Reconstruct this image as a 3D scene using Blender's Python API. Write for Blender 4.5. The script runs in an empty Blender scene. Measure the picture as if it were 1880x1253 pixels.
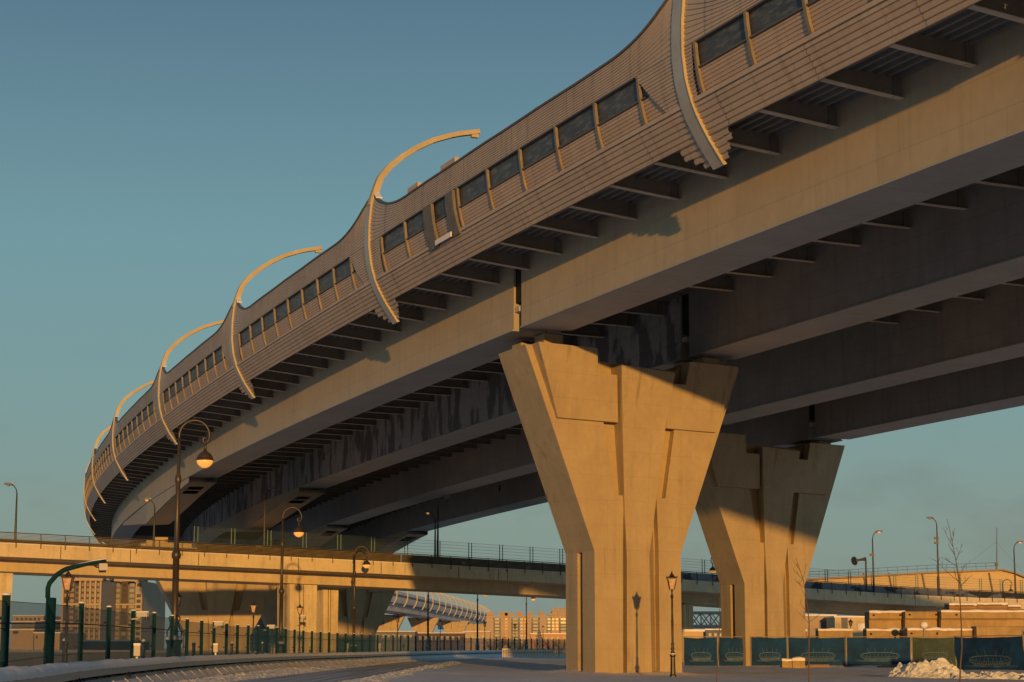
import bpy, math, random
from mathutils import Vector, noise
import numpy as np

random.seed(7)
scene = bpy.context.scene
COL = scene.collection
R = math.radians

# ------------------------------------------------------------------ camera model
F, CX, CY, HZ, EYE = 3656.0, 940.0, 626.5, 1190.0, 1.25     # lens in pixels of the 1880 wide photo
PITCH = math.atan((HZ - CY) / F)
cp, sp = math.cos(PITCH), math.sin(PITCH)

def zat(v, y):
    b = (CY - v) / F
    return EYE + y * (b * cp + sp) / (cp - b * sp)
def xat(u, y, z):
    return (u - CX) / F * (y * cp + (z - EYE) * sp)
def at(u, v, y):
    z = zat(v, y)
    return Vector((xat(u, y, z), y, z))

cam = bpy.data.cameras.new('camera')
cam.sensor_width = 36.0; cam.lens = F / 1880 * 36; cam.clip_end = 9000; cam.clip_start = 0.5
co = bpy.data.objects.new('camera', cam); COL.objects.link(co)
co.location = (0, 0, EYE); co.rotation_euler = (math.pi / 2 + PITCH, 0, 0)
scene.camera = co

# ------------------------------------------------------------------ light
SUN_EL, SUN_HEAD = R(3.9), R(-6.0)          # elevation, heading the light travels to (left of +Y)
sd = bpy.data.lights.new('sun', 'SUN'); sd.energy = 3.5; sd.angle = R(0.5); sd.color = (1.0, 0.53, 0.13)
so = bpy.data.objects.new('sun', sd); COL.objects.link(so)
ldir = Vector((math.sin(SUN_HEAD) * math.cos(SUN_EL), math.cos(SUN_HEAD) * math.cos(SUN_EL), -math.sin(SUN_EL)))
so.rotation_euler = ldir.to_track_quat('-Z', 'Y').to_euler()

W = bpy.data.worlds.new('World'); scene.world = W; W.use_nodes = True
nt = W.node_tree; nt.nodes.clear()
def N(t, k, **kw):
    n = t.nodes.new(k)
    for a, b in kw.items(): setattr(n, a, b)
    return n
wo = N(nt, 'ShaderNodeOutputWorld'); bg = N(nt, 'ShaderNodeBackground')
sky = N(nt, 'ShaderNodeTexSky', sky_type='NISHITA', sun_disc=False, sun_elevation=SUN_EL, sun_rotation=R(180) + SUN_HEAD,
        altitude=0, air_density=1.0, dust_density=0.7, ozone_density=2.6)
tint = N(nt, 'ShaderNodeMix', data_type='RGBA', blend_type='MULTIPLY'); tint.inputs[0].default_value = 1.0
tint.inputs[7].default_value = (0.92, 1.0, 0.90, 1)
# faint broken cloud low over the horizon
tcw = N(nt, 'ShaderNodeTexCoord'); mpw = N(nt, 'ShaderNodeMapping'); mpw.inputs['Scale'].default_value = (16, 16, 34)
nzw = N(nt, 'ShaderNodeTexNoise'); nzw.inputs['Scale'].default_value = 1.0; nzw.inputs['Detail'].default_value = 5
sepw = N(nt, 'ShaderNodeSeparateXYZ')
rmw = N(nt, 'ShaderNodeMapRange'); rmw.inputs[1].default_value = 0.52; rmw.inputs[2].default_value = 0.70
lowm = N(nt, 'ShaderNodeMapRange'); lowm.inputs[1].default_value = 0.16; lowm.inputs[2].default_value = 0.03
mulw = N(nt, 'ShaderNodeMath', operation='MULTIPLY'); mul2 = N(nt, 'ShaderNodeMath', operation='MULTIPLY'); mul2.inputs[1].default_value = 0.8
cl = N(nt, 'ShaderNodeMix', data_type='RGBA', blend_type='MULTIPLY'); cl.inputs[7].default_value = (0.90, 0.78, 0.80, 1)
L = nt.links.new
L(tcw.outputs['Generated'], mpw.inputs[0]); L(mpw.outputs[0], nzw.inputs['Vector']); L(nzw.outputs['Fac'], rmw.inputs[0])
L(tcw.outputs['Generated'], sepw.inputs[0]); L(sepw.outputs['Z'], lowm.inputs[0])
L(rmw.outputs[0], mulw.inputs[0]); L(lowm.outputs[0], mulw.inputs[1]); L(mulw.outputs[0], mul2.inputs[0])
# the thin haze layer over the horizon takes the green cast out of the low sky
rp = N(nt, 'ShaderNodeValToRGB'); rp.color_ramp.elements[0].position = 0.0; rp.color_ramp.elements[0].color = (1.85, 2.40, 2.20, 1)
rp.color_ramp.elements[1].position = 1.0; rp.color_ramp.elements[1].color = (0.42, 0.85, 1.40, 1)
for p_, c_ in ((0.058, (1.95, 2.62, 2.36, 1)), (0.12, (1.72, 2.78, 2.78, 1)), (0.20, (1.46, 2.72, 3.03, 1)), (0.325, (0.80, 1.50, 2.14, 1))):
    e_ = rp.color_ramp.elements.new(p_); e_.color = c_
L(sepw.outputs['Z'], rp.inputs[0])
hz_ = N(nt, 'ShaderNodeMix', data_type='RGBA'); hz_.inputs[0].default_value = 0.90
L(sky.outputs[0], tint.inputs[6]); L(tint.outputs[2], hz_.inputs[6]); L(rp.outputs[0], hz_.inputs[7]); L(hz_.outputs[2], cl.inputs[6]); L(mul2.outputs[0], cl.inputs[0])
L(cl.outputs[2], bg.inputs[0]); bg.inputs[1].default_value = 0.12; L(bg.outputs[0], wo.inputs[0])

vs = scene.view_settings
vs.view_transform = 'Standard'; vs.look = 'None'; vs.exposure = 0.0; vs.gamma = 1.0; vs.use_curve_mapping = False

# ------------------------------------------------------------------ materials
def mat(name, col, rough=0.8, metal=0.0, var=0.15, scale=0.6, bump=0.0, bscale=8.0, streak=0.0, stretch=(1, 1, 1),
        patch=None, uvgrid=None, emit=None, snow=None, spec=0.3, uv=False, trans=0.0, form=0.0):
    m = bpy.data.materials.new(name); m.use_nodes = True
    t = m.node_tree; b = t.nodes['Principled BSDF']; l = t.links.new
    b.inputs['Roughness'].default_value = rough; b.inputs['Metallic'].default_value = metal
    b.inputs['Specular IOR Level'].default_value = spec
    tc = N(t, 'ShaderNodeTexCoord'); src = tc.outputs['UV' if uv else 'Object']
    cur = None
    def noise_tex(sc, st=(1, 1, 1), det=4.0, rgh=0.6):
        mp = N(t, 'ShaderNodeMapping'); mp.inputs['Scale'].default_value = st; l(src, mp.inputs[0])
        n = N(t, 'ShaderNodeTexNoise'); n.inputs['Scale'].default_value = sc; n.inputs['Detail'].default_value = det
        n.inputs['Roughness'].default_value = rgh; l(mp.outputs[0], n.inputs['Vector']); return n
    def mixc(fac, a, bcol, mode='MIX'):
        mx = N(t, 'ShaderNodeMix', data_type='RGBA', blend_type=mode)
        if isinstance(fac, float): mx.inputs[0].default_value = fac
        else: l(fac, mx.inputs[0])
        for i, c in ((6, a), (7, bcol)):
            if isinstance(c, tuple): mx.inputs[i].default_value = (*c, 1)
            else: l(c, mx.inputs[i])
        return mx.outputs[2]
    def ramp(x, lo, hi):
        r = N(t, 'ShaderNodeMapRange'); r.inputs[1].default_value = lo; r.inputs[2].default_value = hi; l(x, r.inputs[0]); return r.outputs[0]
    n1 = noise_tex(scale, stretch)
    lo = tuple(c * (1 - var) for c in col); hi = tuple(min(1, c * (1 + var)) for c in col)
    cur = mixc(ramp(n1.outputs['Fac'], 0.3, 0.7), lo, hi)
    n1b = noise_tex(scale * 7, stretch)
    cur = mixc(ramp(n1b.outputs['Fac'], 0.35, 0.65), cur, mixc(0.5 * var + 0.02, cur, (0.02, 0.02, 0.02)))
    if streak:
        n2 = noise_tex(1.6, (1, 1, 0.07) if not uv else (1.3, 0.06, 1))
        cur = mixc(ramp(n2.outputs['Fac'], 0.52, 0.75), cur, mixc(streak, cur, (0.03, 0.02, 0.012)))
    if patch:                                   # flaked darker paint: (colour, scale, stretch, lo, hi)
        pc, ps, pst, plo, phi = patch
        n3 = noise_tex(ps, pst, 5.0, 0.55); cur = mixc(ramp(n3.outputs['Fac'], plo, phi), cur, pc)
    if uvgrid:                                  # plate seams: (length, height, darkness)
        br = N(t, 'ShaderNodeTexBrick'); br.offset = 0.5
        br.inputs['Scale'].default_value = 1.0; br.inputs['Mortar Size'].default_value = uvgrid[3] if len(uvgrid) > 3 else 0.018
        br.inputs['Brick Width'].default_value = uvgrid[0]; br.inputs['Row Height'].default_value = uvgrid[1]
        l(tc.outputs['UV'], br.inputs['Vector'])
        cur = mixc(br.outputs['Fac'], cur, mixc(uvgrid[2], cur, (0.015, 0.012, 0.01)))
    if form:                                    # formwork seams and tie holes running round the concrete
        tg = N(t, 'ShaderNodeSeparateXYZ'); l(tc.outputs['Object'], tg.inputs[0]); a1 = N(t, 'ShaderNodeMath', operation='MULTIPLY_ADD'); a1.inputs[1].default_value = .59
        l(tg.outputs['Y'], a1.inputs[0]); a0 = N(t, 'ShaderNodeMath', operation='MULTIPLY'); a0.inputs[1].default_value = .81; l(tg.outputs['X'], a0.inputs[0]); l(a0.outputs[0], a1.inputs[2])
        cb = N(t, 'ShaderNodeCombineXYZ'); l(a1.outputs[0], cb.inputs[0]); l(tg.outputs['Z'], cb.inputs[1])
        br = N(t, 'ShaderNodeTexBrick'); br.offset = 0.0; br.inputs['Scale'].default_value = 1.0; br.inputs['Mortar Size'].default_value = 0.010
        br.inputs['Brick Width'].default_value = 2.4; br.inputs['Row Height'].default_value = 1.2; l(cb.outputs[0], br.inputs['Vector'])
        cur = mixc(br.outputs['Fac'], cur, mixc(form, cur, (0.03, 0.02, 0.012)))
        vo = N(t, 'ShaderNodeTexVoronoi'); vo.inputs['Scale'].default_value = 1.67; vo.inputs['Randomness'].default_value = 0.25; l(cb.outputs[0], vo.inputs['Vector'])
        cur = mixc(ramp(vo.outputs['Distance'], 0.055, 0.04), cur, mixc(form * 1.6, cur, (0.03, 0.02, 0.012)))
        n5 = noise_tex(2.2, (1, 1, 0.05), 6.0); n6 = noise_tex(0.35)
        mu = N(t, 'ShaderNodeMath', operation='MULTIPLY'); l(ramp(n5.outputs['Fac'], 0.56, 0.72), mu.inputs[0]); l(ramp(n6.outputs['Fac'], 0.46, 0.62), mu.inputs[1])
        cur = mixc(mu.outputs[0], cur, mixc(0.45, cur, (0.035, 0.022, 0.012)))
    if snow:
        g = N(t, 'ShaderNodeNewGeometry'); sx = N(t, 'ShaderNodeSeparateXYZ'); l(g.outputs['Normal'], sx.inputs[0])
        n4 = noise_tex(snow[0]); ad = N(t, 'ShaderNodeMath', operation='MULTIPLY'); l(ramp(n4.outputs['Fac'], 0.3, 0.5), ad.inputs[0]); l(ramp(sx.outputs['Z'], 0.5, 0.8), ad.inputs[1])
        cur = mixc(ad.outputs[0], cur, (0.75, 0.77, 0.8))
    l(cur, b.inputs['Base Color'])
    if bump:
        nb = noise_tex(bscale, (1, 1, 1), 6.0); bp = N(t, 'ShaderNodeBump'); bp.inputs['Strength'].default_value = bump; bp.inputs['Distance'].default_value = 0.05
        l(nb.outputs['Fac'], bp.inputs['Height']); l(bp.outputs[0], b.inputs['Normal'])
    if emit:
        b.inputs['Emission Color'].default_value = (*emit[0], 1); b.inputs['Emission Strength'].default_value = emit[1]
    if trans: b.inputs['Alpha'].default_value = 1 - trans
    return m

M = {}
M['pier'] = mat('pier_concrete', (0.46, 0.345, 0.21), 0.85, var=0.09, scale=0.5, bump=0.25, bscale=5, streak=0.15, form=0.16)
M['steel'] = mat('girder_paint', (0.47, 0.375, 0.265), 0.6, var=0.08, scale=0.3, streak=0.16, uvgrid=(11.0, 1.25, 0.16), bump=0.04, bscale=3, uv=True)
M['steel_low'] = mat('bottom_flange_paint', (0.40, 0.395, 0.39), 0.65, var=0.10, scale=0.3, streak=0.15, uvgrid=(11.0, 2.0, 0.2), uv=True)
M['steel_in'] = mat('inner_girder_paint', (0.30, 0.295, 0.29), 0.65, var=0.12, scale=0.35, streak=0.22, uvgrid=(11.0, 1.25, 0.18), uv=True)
M['steel_flaked'] = mat('girder_flaked_paint', (0.40, 0.395, 0.40), 0.7, var=0.12, scale=0.3, streak=0.3, uv=True,
                        patch=((0.15, 0.15, 0.155), 0.42, (1.3, 0.55, 1), 0.49, 0.545), uvgrid=(11.0, 1.25, 0.3))
M['beam'] = mat('crossbeam_paint', (0.19, 0.18, 0.17), 0.6, var=0.15, scale=0.8)
M['flange'] = mat('flange_paint', (0.56, 0.51, 0.44), 0.6, var=0.15, scale=0.8)
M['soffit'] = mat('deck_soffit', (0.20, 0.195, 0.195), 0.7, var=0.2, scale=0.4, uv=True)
M['skin'] = mat('corrugated_sheet', (0.52, 0.40, 0.31), 0.5, metal=0.12, var=0.10, scale=0.25, streak=0.38, uv=True, uvgrid=(6.0, 30.0, 0.5, 0.03), spec=0.35)
M['skin_in'] = mat('corrugated_panel', (0.55, 0.40, 0.30), 0.5, metal=0.12, var=0.12, scale=0.3, streak=0.2, uv=True, spec=0.35)
M['glass_dark'] = mat('frosted_dark_glass', (0.07, 0.075, 0.09), 0.45, var=0.25, scale=0.8, spec=0.25, patch=((0.15, 0.16, 0.18), 2.6, (0.5, 2.2, 1), 0.48, 0.70), uv=True, bump=0.1, bscale=14)
M['rib'] = mat('rib_paint', (0.50, 0.40, 0.24), 0.6, var=0.12, scale=0.8)
M['mullion'] = mat('mullion_paint', (0.25, 0.20, 0.15), 0.6, var=0.2, scale=1.5)
M['rib_plate'] = mat('rib_cover_plate', (0.44, 0.42, 0.40), 0.45, metal=0.2, var=0.1, scale=0.8)
M['coping'] = mat('coping_metal', (0.12, 0.11, 0.105), 0.6, var=0.1)
M['patchboard'] = mat('patch_board', (0.17, 0.15, 0.14), 0.7, var=0.2, scale=2)
M['ov_con'] = mat('overpass_concrete', (0.66, 0.52, 0.32), 0.85, var=0.12, scale=0.4, streak=0.35, bump=0.15, form=0.10)
M['ov_gird'] = mat('overpass_girder', (0.58, 0.45, 0.28), 0.75, var=0.1, scale=0.5, streak=0.2)
M['rail'] = mat('dark_rail_metal', (0.075, 0.068, 0.06), 0.5, metal=0.3, var=0.2, scale=2)
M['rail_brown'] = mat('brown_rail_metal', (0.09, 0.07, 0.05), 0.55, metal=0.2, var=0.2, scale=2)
M['rail_lit'] = mat('brown_rail_sunlit', (0.24, 0.185, 0.115), 0.6, metal=0.1, var=0.25, scale=1)  # brown rail colour lightened to a sunlit tone for the slats
M['screen_post'] = mat('pale_green_post', (0.10, 0.17, 0.14), 0.6, var=0.1, scale=1)
M['green_metal'] = mat('green_post_paint', (0.005, 0.034, 0.042), 0.7, var=0.15, scale=2, spec=0.08)
M['black_iron'] = mat('cast_iron_black', (0.03, 0.024, 0.02), 0.45, metal=0.3, var=0.25, scale=3, spec=0.5)
M['bronze'] = mat('bronze_lamp_paint', (0.07, 0.05, 0.038), 0.4, metal=0.35, var=0.2, scale=3, spec=0.5)
M['galv'] = mat('galvanised_steel', (0.30, 0.30, 0.30), 0.4, metal=0.5, var=0.12, scale=1.5)
M['white_box'] = mat('white_enclosure', (0.50, 0.46, 0.42), 0.5, var=0.06)
M['lampglow'] = mat('amber_lamp_glass', (0.85, 0.45, 0.16), 0.25, var=0.15, scale=3, emit=((1.0, 0.42, 0.08), 0.55), spec=0.5)
M['lampglow_dim'] = mat('pink_lamp_glass', (0.55, 0.33, 0.20), 0.3, var=0.3, scale=6, emit=((1.0, 0.36, 0.10), 0.07), spec=0.5)
M['snow'] = mat('snow', (0.82, 0.76, 0.745), 0.75, var=0.08, scale=0.25, stretch=(1, .4, 1), patch=((0.70, 0.66, 0.65), 0.5, (1, .3, 1), 0.5, 0.7))
M['snow_lump'] = mat('snow_lumps', (0.78, 0.75, 0.76), 0.7, var=0.06, scale=0.5, bump=0.9, bscale=5.0)
M['snow_bank'] = mat('lumpy_snow_bank', (0.80, 0.765, 0.76), 0.7, var=0.05, scale=0.5)
M['snow_cap'] = mat('snow_cap', (0.86, 0.78, 0.76), 0.75, var=0.05, scale=1, bump=0.4, bscale=6)
M['slab'] = mat('barrier_slab_with_snow', (0.78, 0.70, 0.66), 0.8, var=0.2, scale=0.9, bump=0.4, bscale=4)
M['lowrail'] = mat('barrier_lower_rail', (0.24, 0.27, 0.29), 0.5, metal=0.2, var=0.15)
M['banner'] = mat('blue_banner_cloth', (0.004, 0.045, 0.15), 0.85, var=0.5, scale=0.7, bump=0.4, bscale=2.2)
M['banner_green'] = mat('greenish_banner_cloth', (0.05, 0.075, 0.065), 0.85, var=0.4, scale=0.7, bump=0.4, bscale=2.2)
M['print'] = mat('banner_print_grey', (0.11, 0.17, 0.27), 0.85, var=0.2, scale=3)
M['hoard_post'] = mat('galvanised_post', (0.30, 0.26, 0.21), 0.6, var=0.15, scale=3)
M['block'] = mat('concrete_block', (0.42, 0.28, 0.135), 0.9, var=0.2, scale=0.7, bump=0.5, bscale=5, streak=0.35)
M['block_red'] = mat('weathered_concrete_block', (0.34, 0.20, 0.10), 0.9, var=0.22, scale=0.8, bump=0.5, bscale=5, streak=0.3)
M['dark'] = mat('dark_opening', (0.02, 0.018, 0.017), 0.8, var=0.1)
M['bark'] = mat('young_bark', (0.14, 0.09, 0.065), 0.85, var=0.2, scale=6, bump=0.3, bscale=20)
M['bld_wall'] = mat('hall_wall_cladding', (0.58, 0.42, 0.22), 0.8, var=0.07, scale=0.2, uv=False)
M['bld_roof'] = mat('hall_roof_edge', (0.30, 0.24, 0.19), 0.7, var=0.1, snow=(0.5,))
M['apt_light'] = mat('pale_facade', (0.42, 0.31, 0.21), 0.85, var=0.08, scale=0.05)
M['apt_brick'] = mat('brown_facade', (0.11, 0.07, 0.06), 0.85, var=0.12, scale=0.05)
M['apt_orange'] = mat('orange_facade', (0.55, 0.27, 0.10), 0.85, var=0.08, scale=0.05)
M['apt_grey'] = mat('grey_facade', (0.16, 0.15, 0.15), 0.85, var=0.1, scale=0.05)
M['win'] = mat('far_window_glass', (0.05, 0.055, 0.06), 0.2, var=0.5, scale=0.15, spec=0.5)
M['win_pale'] = mat('far_curtained_window', (0.20, 0.19, 0.15), 0.4, var=0.4, scale=0.15, spec=0.5)
M['wall_pale'] = mat('low_wall_concrete', (0.36, 0.34, 0.30), 0.85, var=0.15, scale=0.3, streak=0.3)
M['truss'] = mat('truss_steel', (0.45, 0.40, 0.33), 0.6, var=0.1)
M['far_skin'] = mat('far_barrier_sheet', (0.60, 0.55, 0.54), 0.6, var=0.1, scale=0.05)
M['far_rib'] = mat('far_rib_paint', (0.46, 0.40, 0.31), 0.6, var=0.05)
M['needle'] = mat('fir_needles_with_snow', (0.10, 0.10, 0.075), 0.9, var=0.4, scale=1.0, snow=(1.5,))

# see-through green mesh and clear wire screen
def screen_mat(name, col, open_fac, kx, kz, wire=0.25):
    m = bpy.data.materials.new(name); m.use_nodes = True
    t = m.node_tree; l = t.links.new; b = t.nodes['Principled BSDF']; out = t.nodes['Material Output']
    b.inputs['Base Color'].default_value = (*col, 1); b.inputs['Roughness'].default_value = 0.5
    tr = N(t, 'ShaderNodeBsdfTransparent'); mx = N(t, 'ShaderNodeMixShader')
    mx.inputs[0].default_value = open_fac
    l(b.outputs[0], mx.inputs[1]); l(tr.outputs[0], mx.inputs[2]); l(mx.outputs[0], out.inputs[0])
    return m
M['mesh'] = screen_mat('green_wire_mesh', (0.012, 0.105, 0.085), 0.42, 8, 20)
M['clear'] = screen_mat('clear_screen', (0.20, 0.30, 0.31), 0.965, 8, 20)

# ground snow: soft drifts, sparkle relief; road: packed snow with wheel streaks
def road_mat():
    m = mat('packed_snow_road', (0.40, 0.375, 0.385), 0.6, var=0.05, scale=0.4)
    t = m.node_tree; l = t.links.new; b = t.nodes['Principled BSDF']
    tc = N(t, 'ShaderNodeTexCoord'); mp = N(t, 'ShaderNodeMapping'); mp.inputs['Scale'].default_value = (3.2, 0.035, 1)
    n = N(t, 'ShaderNodeTexNoise'); n.inputs['Scale'].default_value = 1.0; n.inputs['Detail'].default_value = 5
    l(tc.outputs['UV'], mp.inputs[0]); l(mp.outputs[0], n.inputs['Vector'])
    mr = N(t, 'ShaderNodeMapRange'); mr.inputs[1].default_value = 0.4; mr.inputs[2].default_value = 0.62; l(n.outputs['Fac'], mr.inputs[0])
    mx = N(t, 'ShaderNodeMix', data_type='RGBA'); mx.inputs[6].default_value = (0.36, 0.335, 0.335, 1); mx.inputs[7].default_value = (0.76, 0.73, 0.73, 1)
    l(mr.outputs[0], mx.inputs[0]); l(mx.outputs[2], b.inputs['Base Color'])
    bp = N(t, 'ShaderNodeBump'); bp.inputs['Strength'].default_value = 0.8; bp.inputs['Distance'].default_value = 0.08
    l(n.outputs['Fac'], bp.inputs['Height']); l(bp.outputs[0], b.inputs['Normal'])
    return m
M['road'] = road_mat()
def deep_bump(m, scale, dist):
    t = m.node_tree; l = t.links.new; tc = N(t, 'ShaderNodeTexCoord'); n = N(t, 'ShaderNodeTexNoise'); n.inputs['Scale'].default_value = scale; n.inputs['Detail'].default_value = 6
    l(tc.outputs['Object'], n.inputs['Vector']); bp = N(t, 'ShaderNodeBump'); bp.inputs['Strength'].default_value = 1.0; bp.inputs['Distance'].default_value = dist
    l(n.outputs['Fac'], bp.inputs['Height']); l(bp.outputs[0], t.nodes['Principled BSDF'].inputs['Normal'])
deep_bump(M['snow_bank'], 5.5, 0.32); deep_bump(M['snow'], 1.3, 0.10)

# ------------------------------------------------------------------ mesh helper
class MB:
    def __init__(s): s.v = []; s.f = []; s.uv = []; s.smooth = False
    def add(s, vs, fs, uvs=None):
        o = len(s.v); s.v += [tuple(p) for p in vs]
        for i, f in enumerate(fs):
            s.f.append(tuple(o + k for k in f)); s.uv.append(uvs[i] if uvs else None)
        return s
    def hexa(s, p):         # 8 points: bottom ring 0-3, top ring 4-7
        return s.add(p, [(3, 2, 1, 0), (4, 5, 6, 7), (0, 1, 5, 4), (1, 2, 6, 5), (2, 3, 7, 6), (3, 0, 4, 7)])
    def box(s, c, sx, sy, sz, rz=0.0):
        c = Vector(c); a, b = math.cos(rz), math.sin(rz); p = []
        for z in (-sz / 2, sz / 2):
            for x, y in ((-1, -1), (1, -1), (1, 1), (-1, 1)):
                X, Y = x * sx / 2, y * sy / 2
                p.append((c.x + X * a - Y * b, c.y + X * b + Y * a, c.z + z))
        return s.hexa(p)
    def bar(s, a, b, w, h=None, up=Vector((0, 0, 1))):
        a, b = Vector(a), Vector(b); h = h or w; d = (b - a).normalized()
        if abs(d.dot(up)) > 0.98: up = Vector((0, 1, 0))
        x = d.cross(up).normalized() * w / 2; y = x.normalized().cross(d) * h / 2
        return s.hexa([a - x - y, a + x - y, a + x + y, a - x + y, b - x - y, b + x - y, b + x + y, b - x + y])
    def prism(s, front, back):   # two rings of equal length
        n = len(front)
        return s.add(list(front) + list(back), [tuple(range(n)), tuple(range(2 * n - 1, n - 1, -1))] + [(i, i + n, (i + 1) % n + n, (i + 1) % n) for i in range(n)])
    def tube(s, pts, r, n=8, cap=True):
        pts = [Vector(p) for p in pts]; rr = r if isinstance(r, (list, tuple)) else [r] * len(pts)
        vs, fs = [], []; ref = None
        for i, p in enumerate(pts):
            d = (pts[min(i + 1, len(pts) - 1)] - pts[max(i - 1, 0)]).normalized()
            if ref is None: ref = Vector((0, 1, 0)) if abs(d.y) < 0.9 else Vector((1, 0, 0))
            x = d.cross(ref).normalized(); y = x.cross(d).normalized(); ref = y
            for k in range(n):
                a = 2 * math.pi * k / n; vs.append(p + (x * math.cos(a) + y * math.sin(a)) * rr[i])
        for i in range(len(pts) - 1):
            for k in range(n):
                k2 = (k + 1) % n; fs.append((i * n + k, i * n + k2, (i + 1) * n + k2, (i + 1) * n + k))
        if cap: fs.append(tuple(range(n - 1, -1, -1))); fs.append(tuple((len(pts) - 1) * n + k for k in range(n)))
        return s.add(vs, fs)
    def lathe(s, prof, c=(0, 0, 0), n=12):
        c = Vector(c); vs, fs = [], []
        for r, z in prof:
            for k in range(n):
                a = 2 * math.pi * (k + 0.5) / n; vs.append((c.x + r * math.cos(a), c.y + r * math.sin(a), c.z + z))
        for i in range(len(prof) - 1):
            for k in range(n):
                k2 = (k + 1) % n; fs.append((i * n + k, i * n + k2, (i + 1) * n + k2, (i + 1) * n + k))
        fs.append(tuple(range(n - 1, -1, -1))); fs.append(tuple((len(prof) - 1) * n + k for k in range(n)))
        return s.add(vs, fs)
    def sheet(s, rows, uvs=None, closed=False):   # rows: list of equal length point lists
        n = len(rows[0]); vs = [p for r in rows for p in r]; fs = []; fu = []
        for i in range(len(rows) - 1):
            for k in range(n if closed else n - 1):
                k2 = (k + 1) % n
                f = (i * n + k, (i + 1) * n + k, (i + 1) * n + k2, i * n + k2); fs.append(f)
                if uvs: fu.append((uvs[i][k], uvs[i + 1][k], uvs[i + 1][k + 1], uvs[i][k + 1]))
        return s.add(vs, fs, fu if uvs else None)

WL = {}
def link(o, parent=None):
    COL.objects.link(o)
    if parent: o.parent = parent
def obj(name, mb, m, parent=None, smooth=False, label=None):
    w = WL.get(parent.name, Vector()) if parent else Vector()
    me = bpy.data.meshes.new(name)
    me.from_pydata([(a[0] - w.x, a[1] - w.y, a[2] - w.z) for a in mb.v], [], mb.f); me.materials.append(M[m] if isinstance(m, str) else m)
    if any(mb.uv):
        lay = me.uv_layers.new(name='UVMap'); buf = []
        for u, f in zip(mb.uv, mb.f): buf += [c for k in range(len(f)) for c in ((u[k] if u else (0, 0)))]
        lay.data.foreach_set('uv', buf)
    if smooth: me.polygons.foreach_set('use_smooth', [True] * len(me.polygons))
    me.update()
    o = bpy.data.objects.new(name, me); link(o, parent); WL[o.name] = w
    if label: o['label'] = label
    return o
def tag(o, label, cat, group=None, kind=None):
    if label: o['label'] = label
    if cat: o['category'] = cat
    if group: o['group'] = group
    if kind: o['kind'] = kind
    return o
def thing(name, label, cat, loc=(0, 0, 0), group=None):
    o = bpy.data.objects.new(name, None); o.empty_display_size = 0.3; link(o); o.location = loc; WL[o.name] = Vector(loc)
    return tag(o, label, cat, group)
def struct(name, mb, m, smooth=False):
    o = obj(name, mb, m, None, smooth); o['kind'] = 'structure'; return o
def dup(root, loc, rz, label, group=None, scale=1.0):
    def cpy(o, par):
        c = o.copy(); COL.objects.link(c); c.parent = par
        for ch in o.children: cpy(ch, c)
        return c
    r = cpy(root, None); r.location = loc; r.rotation_euler = (0, 0, rz); r.scale = (scale,) * 3
    r['label'] = label
    if group: r['group'] = group
    return r

# ------------------------------------------------------------------ viaduct alignment
class Axis:
    def __init__(s, S, X, Y, Z, PS): s.S, s.X, s.Y, s.Z, s.PS = S, X, Y, Z, PS
    def P(s, q, t, dz):
        x, y, z, p = (np.interp(q, s.S, a) for a in (s.X, s.Y, s.Z, s.PS))
        return Vector((x + t * math.cos(p), y - t * math.sin(p), z + dz))
    def psi(s, q): return float(np.interp(q, s.S, s.PS))
Sx = np.arange(-190, 400, 1.0)
ps = R(-21.3497) + 0.7555e-3 * Sx + 0.325e-6 * Sx ** 2
pm = (ps[:-1] + ps[1:]) / 2
X = np.concatenate([[0], np.cumsum(np.sin(pm))]); Y = np.concatenate([[0], np.cumsum(np.cos(pm))])
i0 = int(np.where(Sx == 0)[0][0]); X += 0.45 - X[i0]; Y += 94.18 - Y[i0]
AX = Axis(Sx, X, Y, 16.4 - 0.0018 * Sx + 0.6761e-5 * Sx ** 2, ps)
CF = 0.0273                                       # cross fall to the inside of the curve
GT = [(0.0, 2.48), (10.91, 13.43), (22.89, 25.39), (33.6, 36.16)]

PZ = [1.95, 2.97, 3.91, 4.87, 5.91, 7.05, 8.19, 8.9, 9.76, 10.41, 11.02, 11.6, 12.15, 12.58, 12.86]
PT = [-2.45, -3.15, -3.66, -3.95, -4.08, -4.08, -3.98, -3.8, -3.5, -3.0, -2.3, -1.47, -0.44, 0.82, 2.19]
def prof(z): return float(np.interp(z, PZ, PT))
def pnorm(z):
    a = prof(z + 0.25) - prof(z - 0.25); n = math.hypot(a, 0.5); return (-0.5 / n, a / n)      # outward (t, z)

def srange(a, b, st):
    n = max(1, int(round((b - a) / st))); return [a + (b - a) * i / n for i in range(n + 1)]
def sweep(mb, ax, ss, pts, closed=False, cap=False):
    """pts: list of (t, dz) or a function of s giving such a list"""
    rows, uvs = [], []
    for q in ss:
        pp = pts(q) if callable(pts) else pts
        rows.append([ax.P(q, t, z) for t, z in pp])
        acc = [0.0]
        for k in range(1, len(pp) + (1 if closed else 0)):
            a, b = pp[k - 1], pp[k % len(pp)]; acc.append(acc[-1] + math.hypot(a[0] - b[0], a[1] - b[1]))
        uvs.append([(q, h) for h in acc] + [(q, 0)])
    mb.sheet(rows, uvs, closed)
    if cap:
        n = len(rows[0]); o = len(mb.v)
        mb.add(rows[0], [tuple(range(n))]); mb.add(rows[-1], [tuple(range(n - 1, -1, -1))])
    return mb

RIBS = [-25.0, 12.0, 46.0, 79.0, 117.0, 151.0, 185.0, 219.0, 253.0]
ends0 = [0.0, 4.0, 29.0, 32.0]                     # near-span girder ends
ends1 = [1.0, 5.0, 30.0, 33.0]                     # far-span girder starts
SN, SF = -104.0, 330.0

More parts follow.
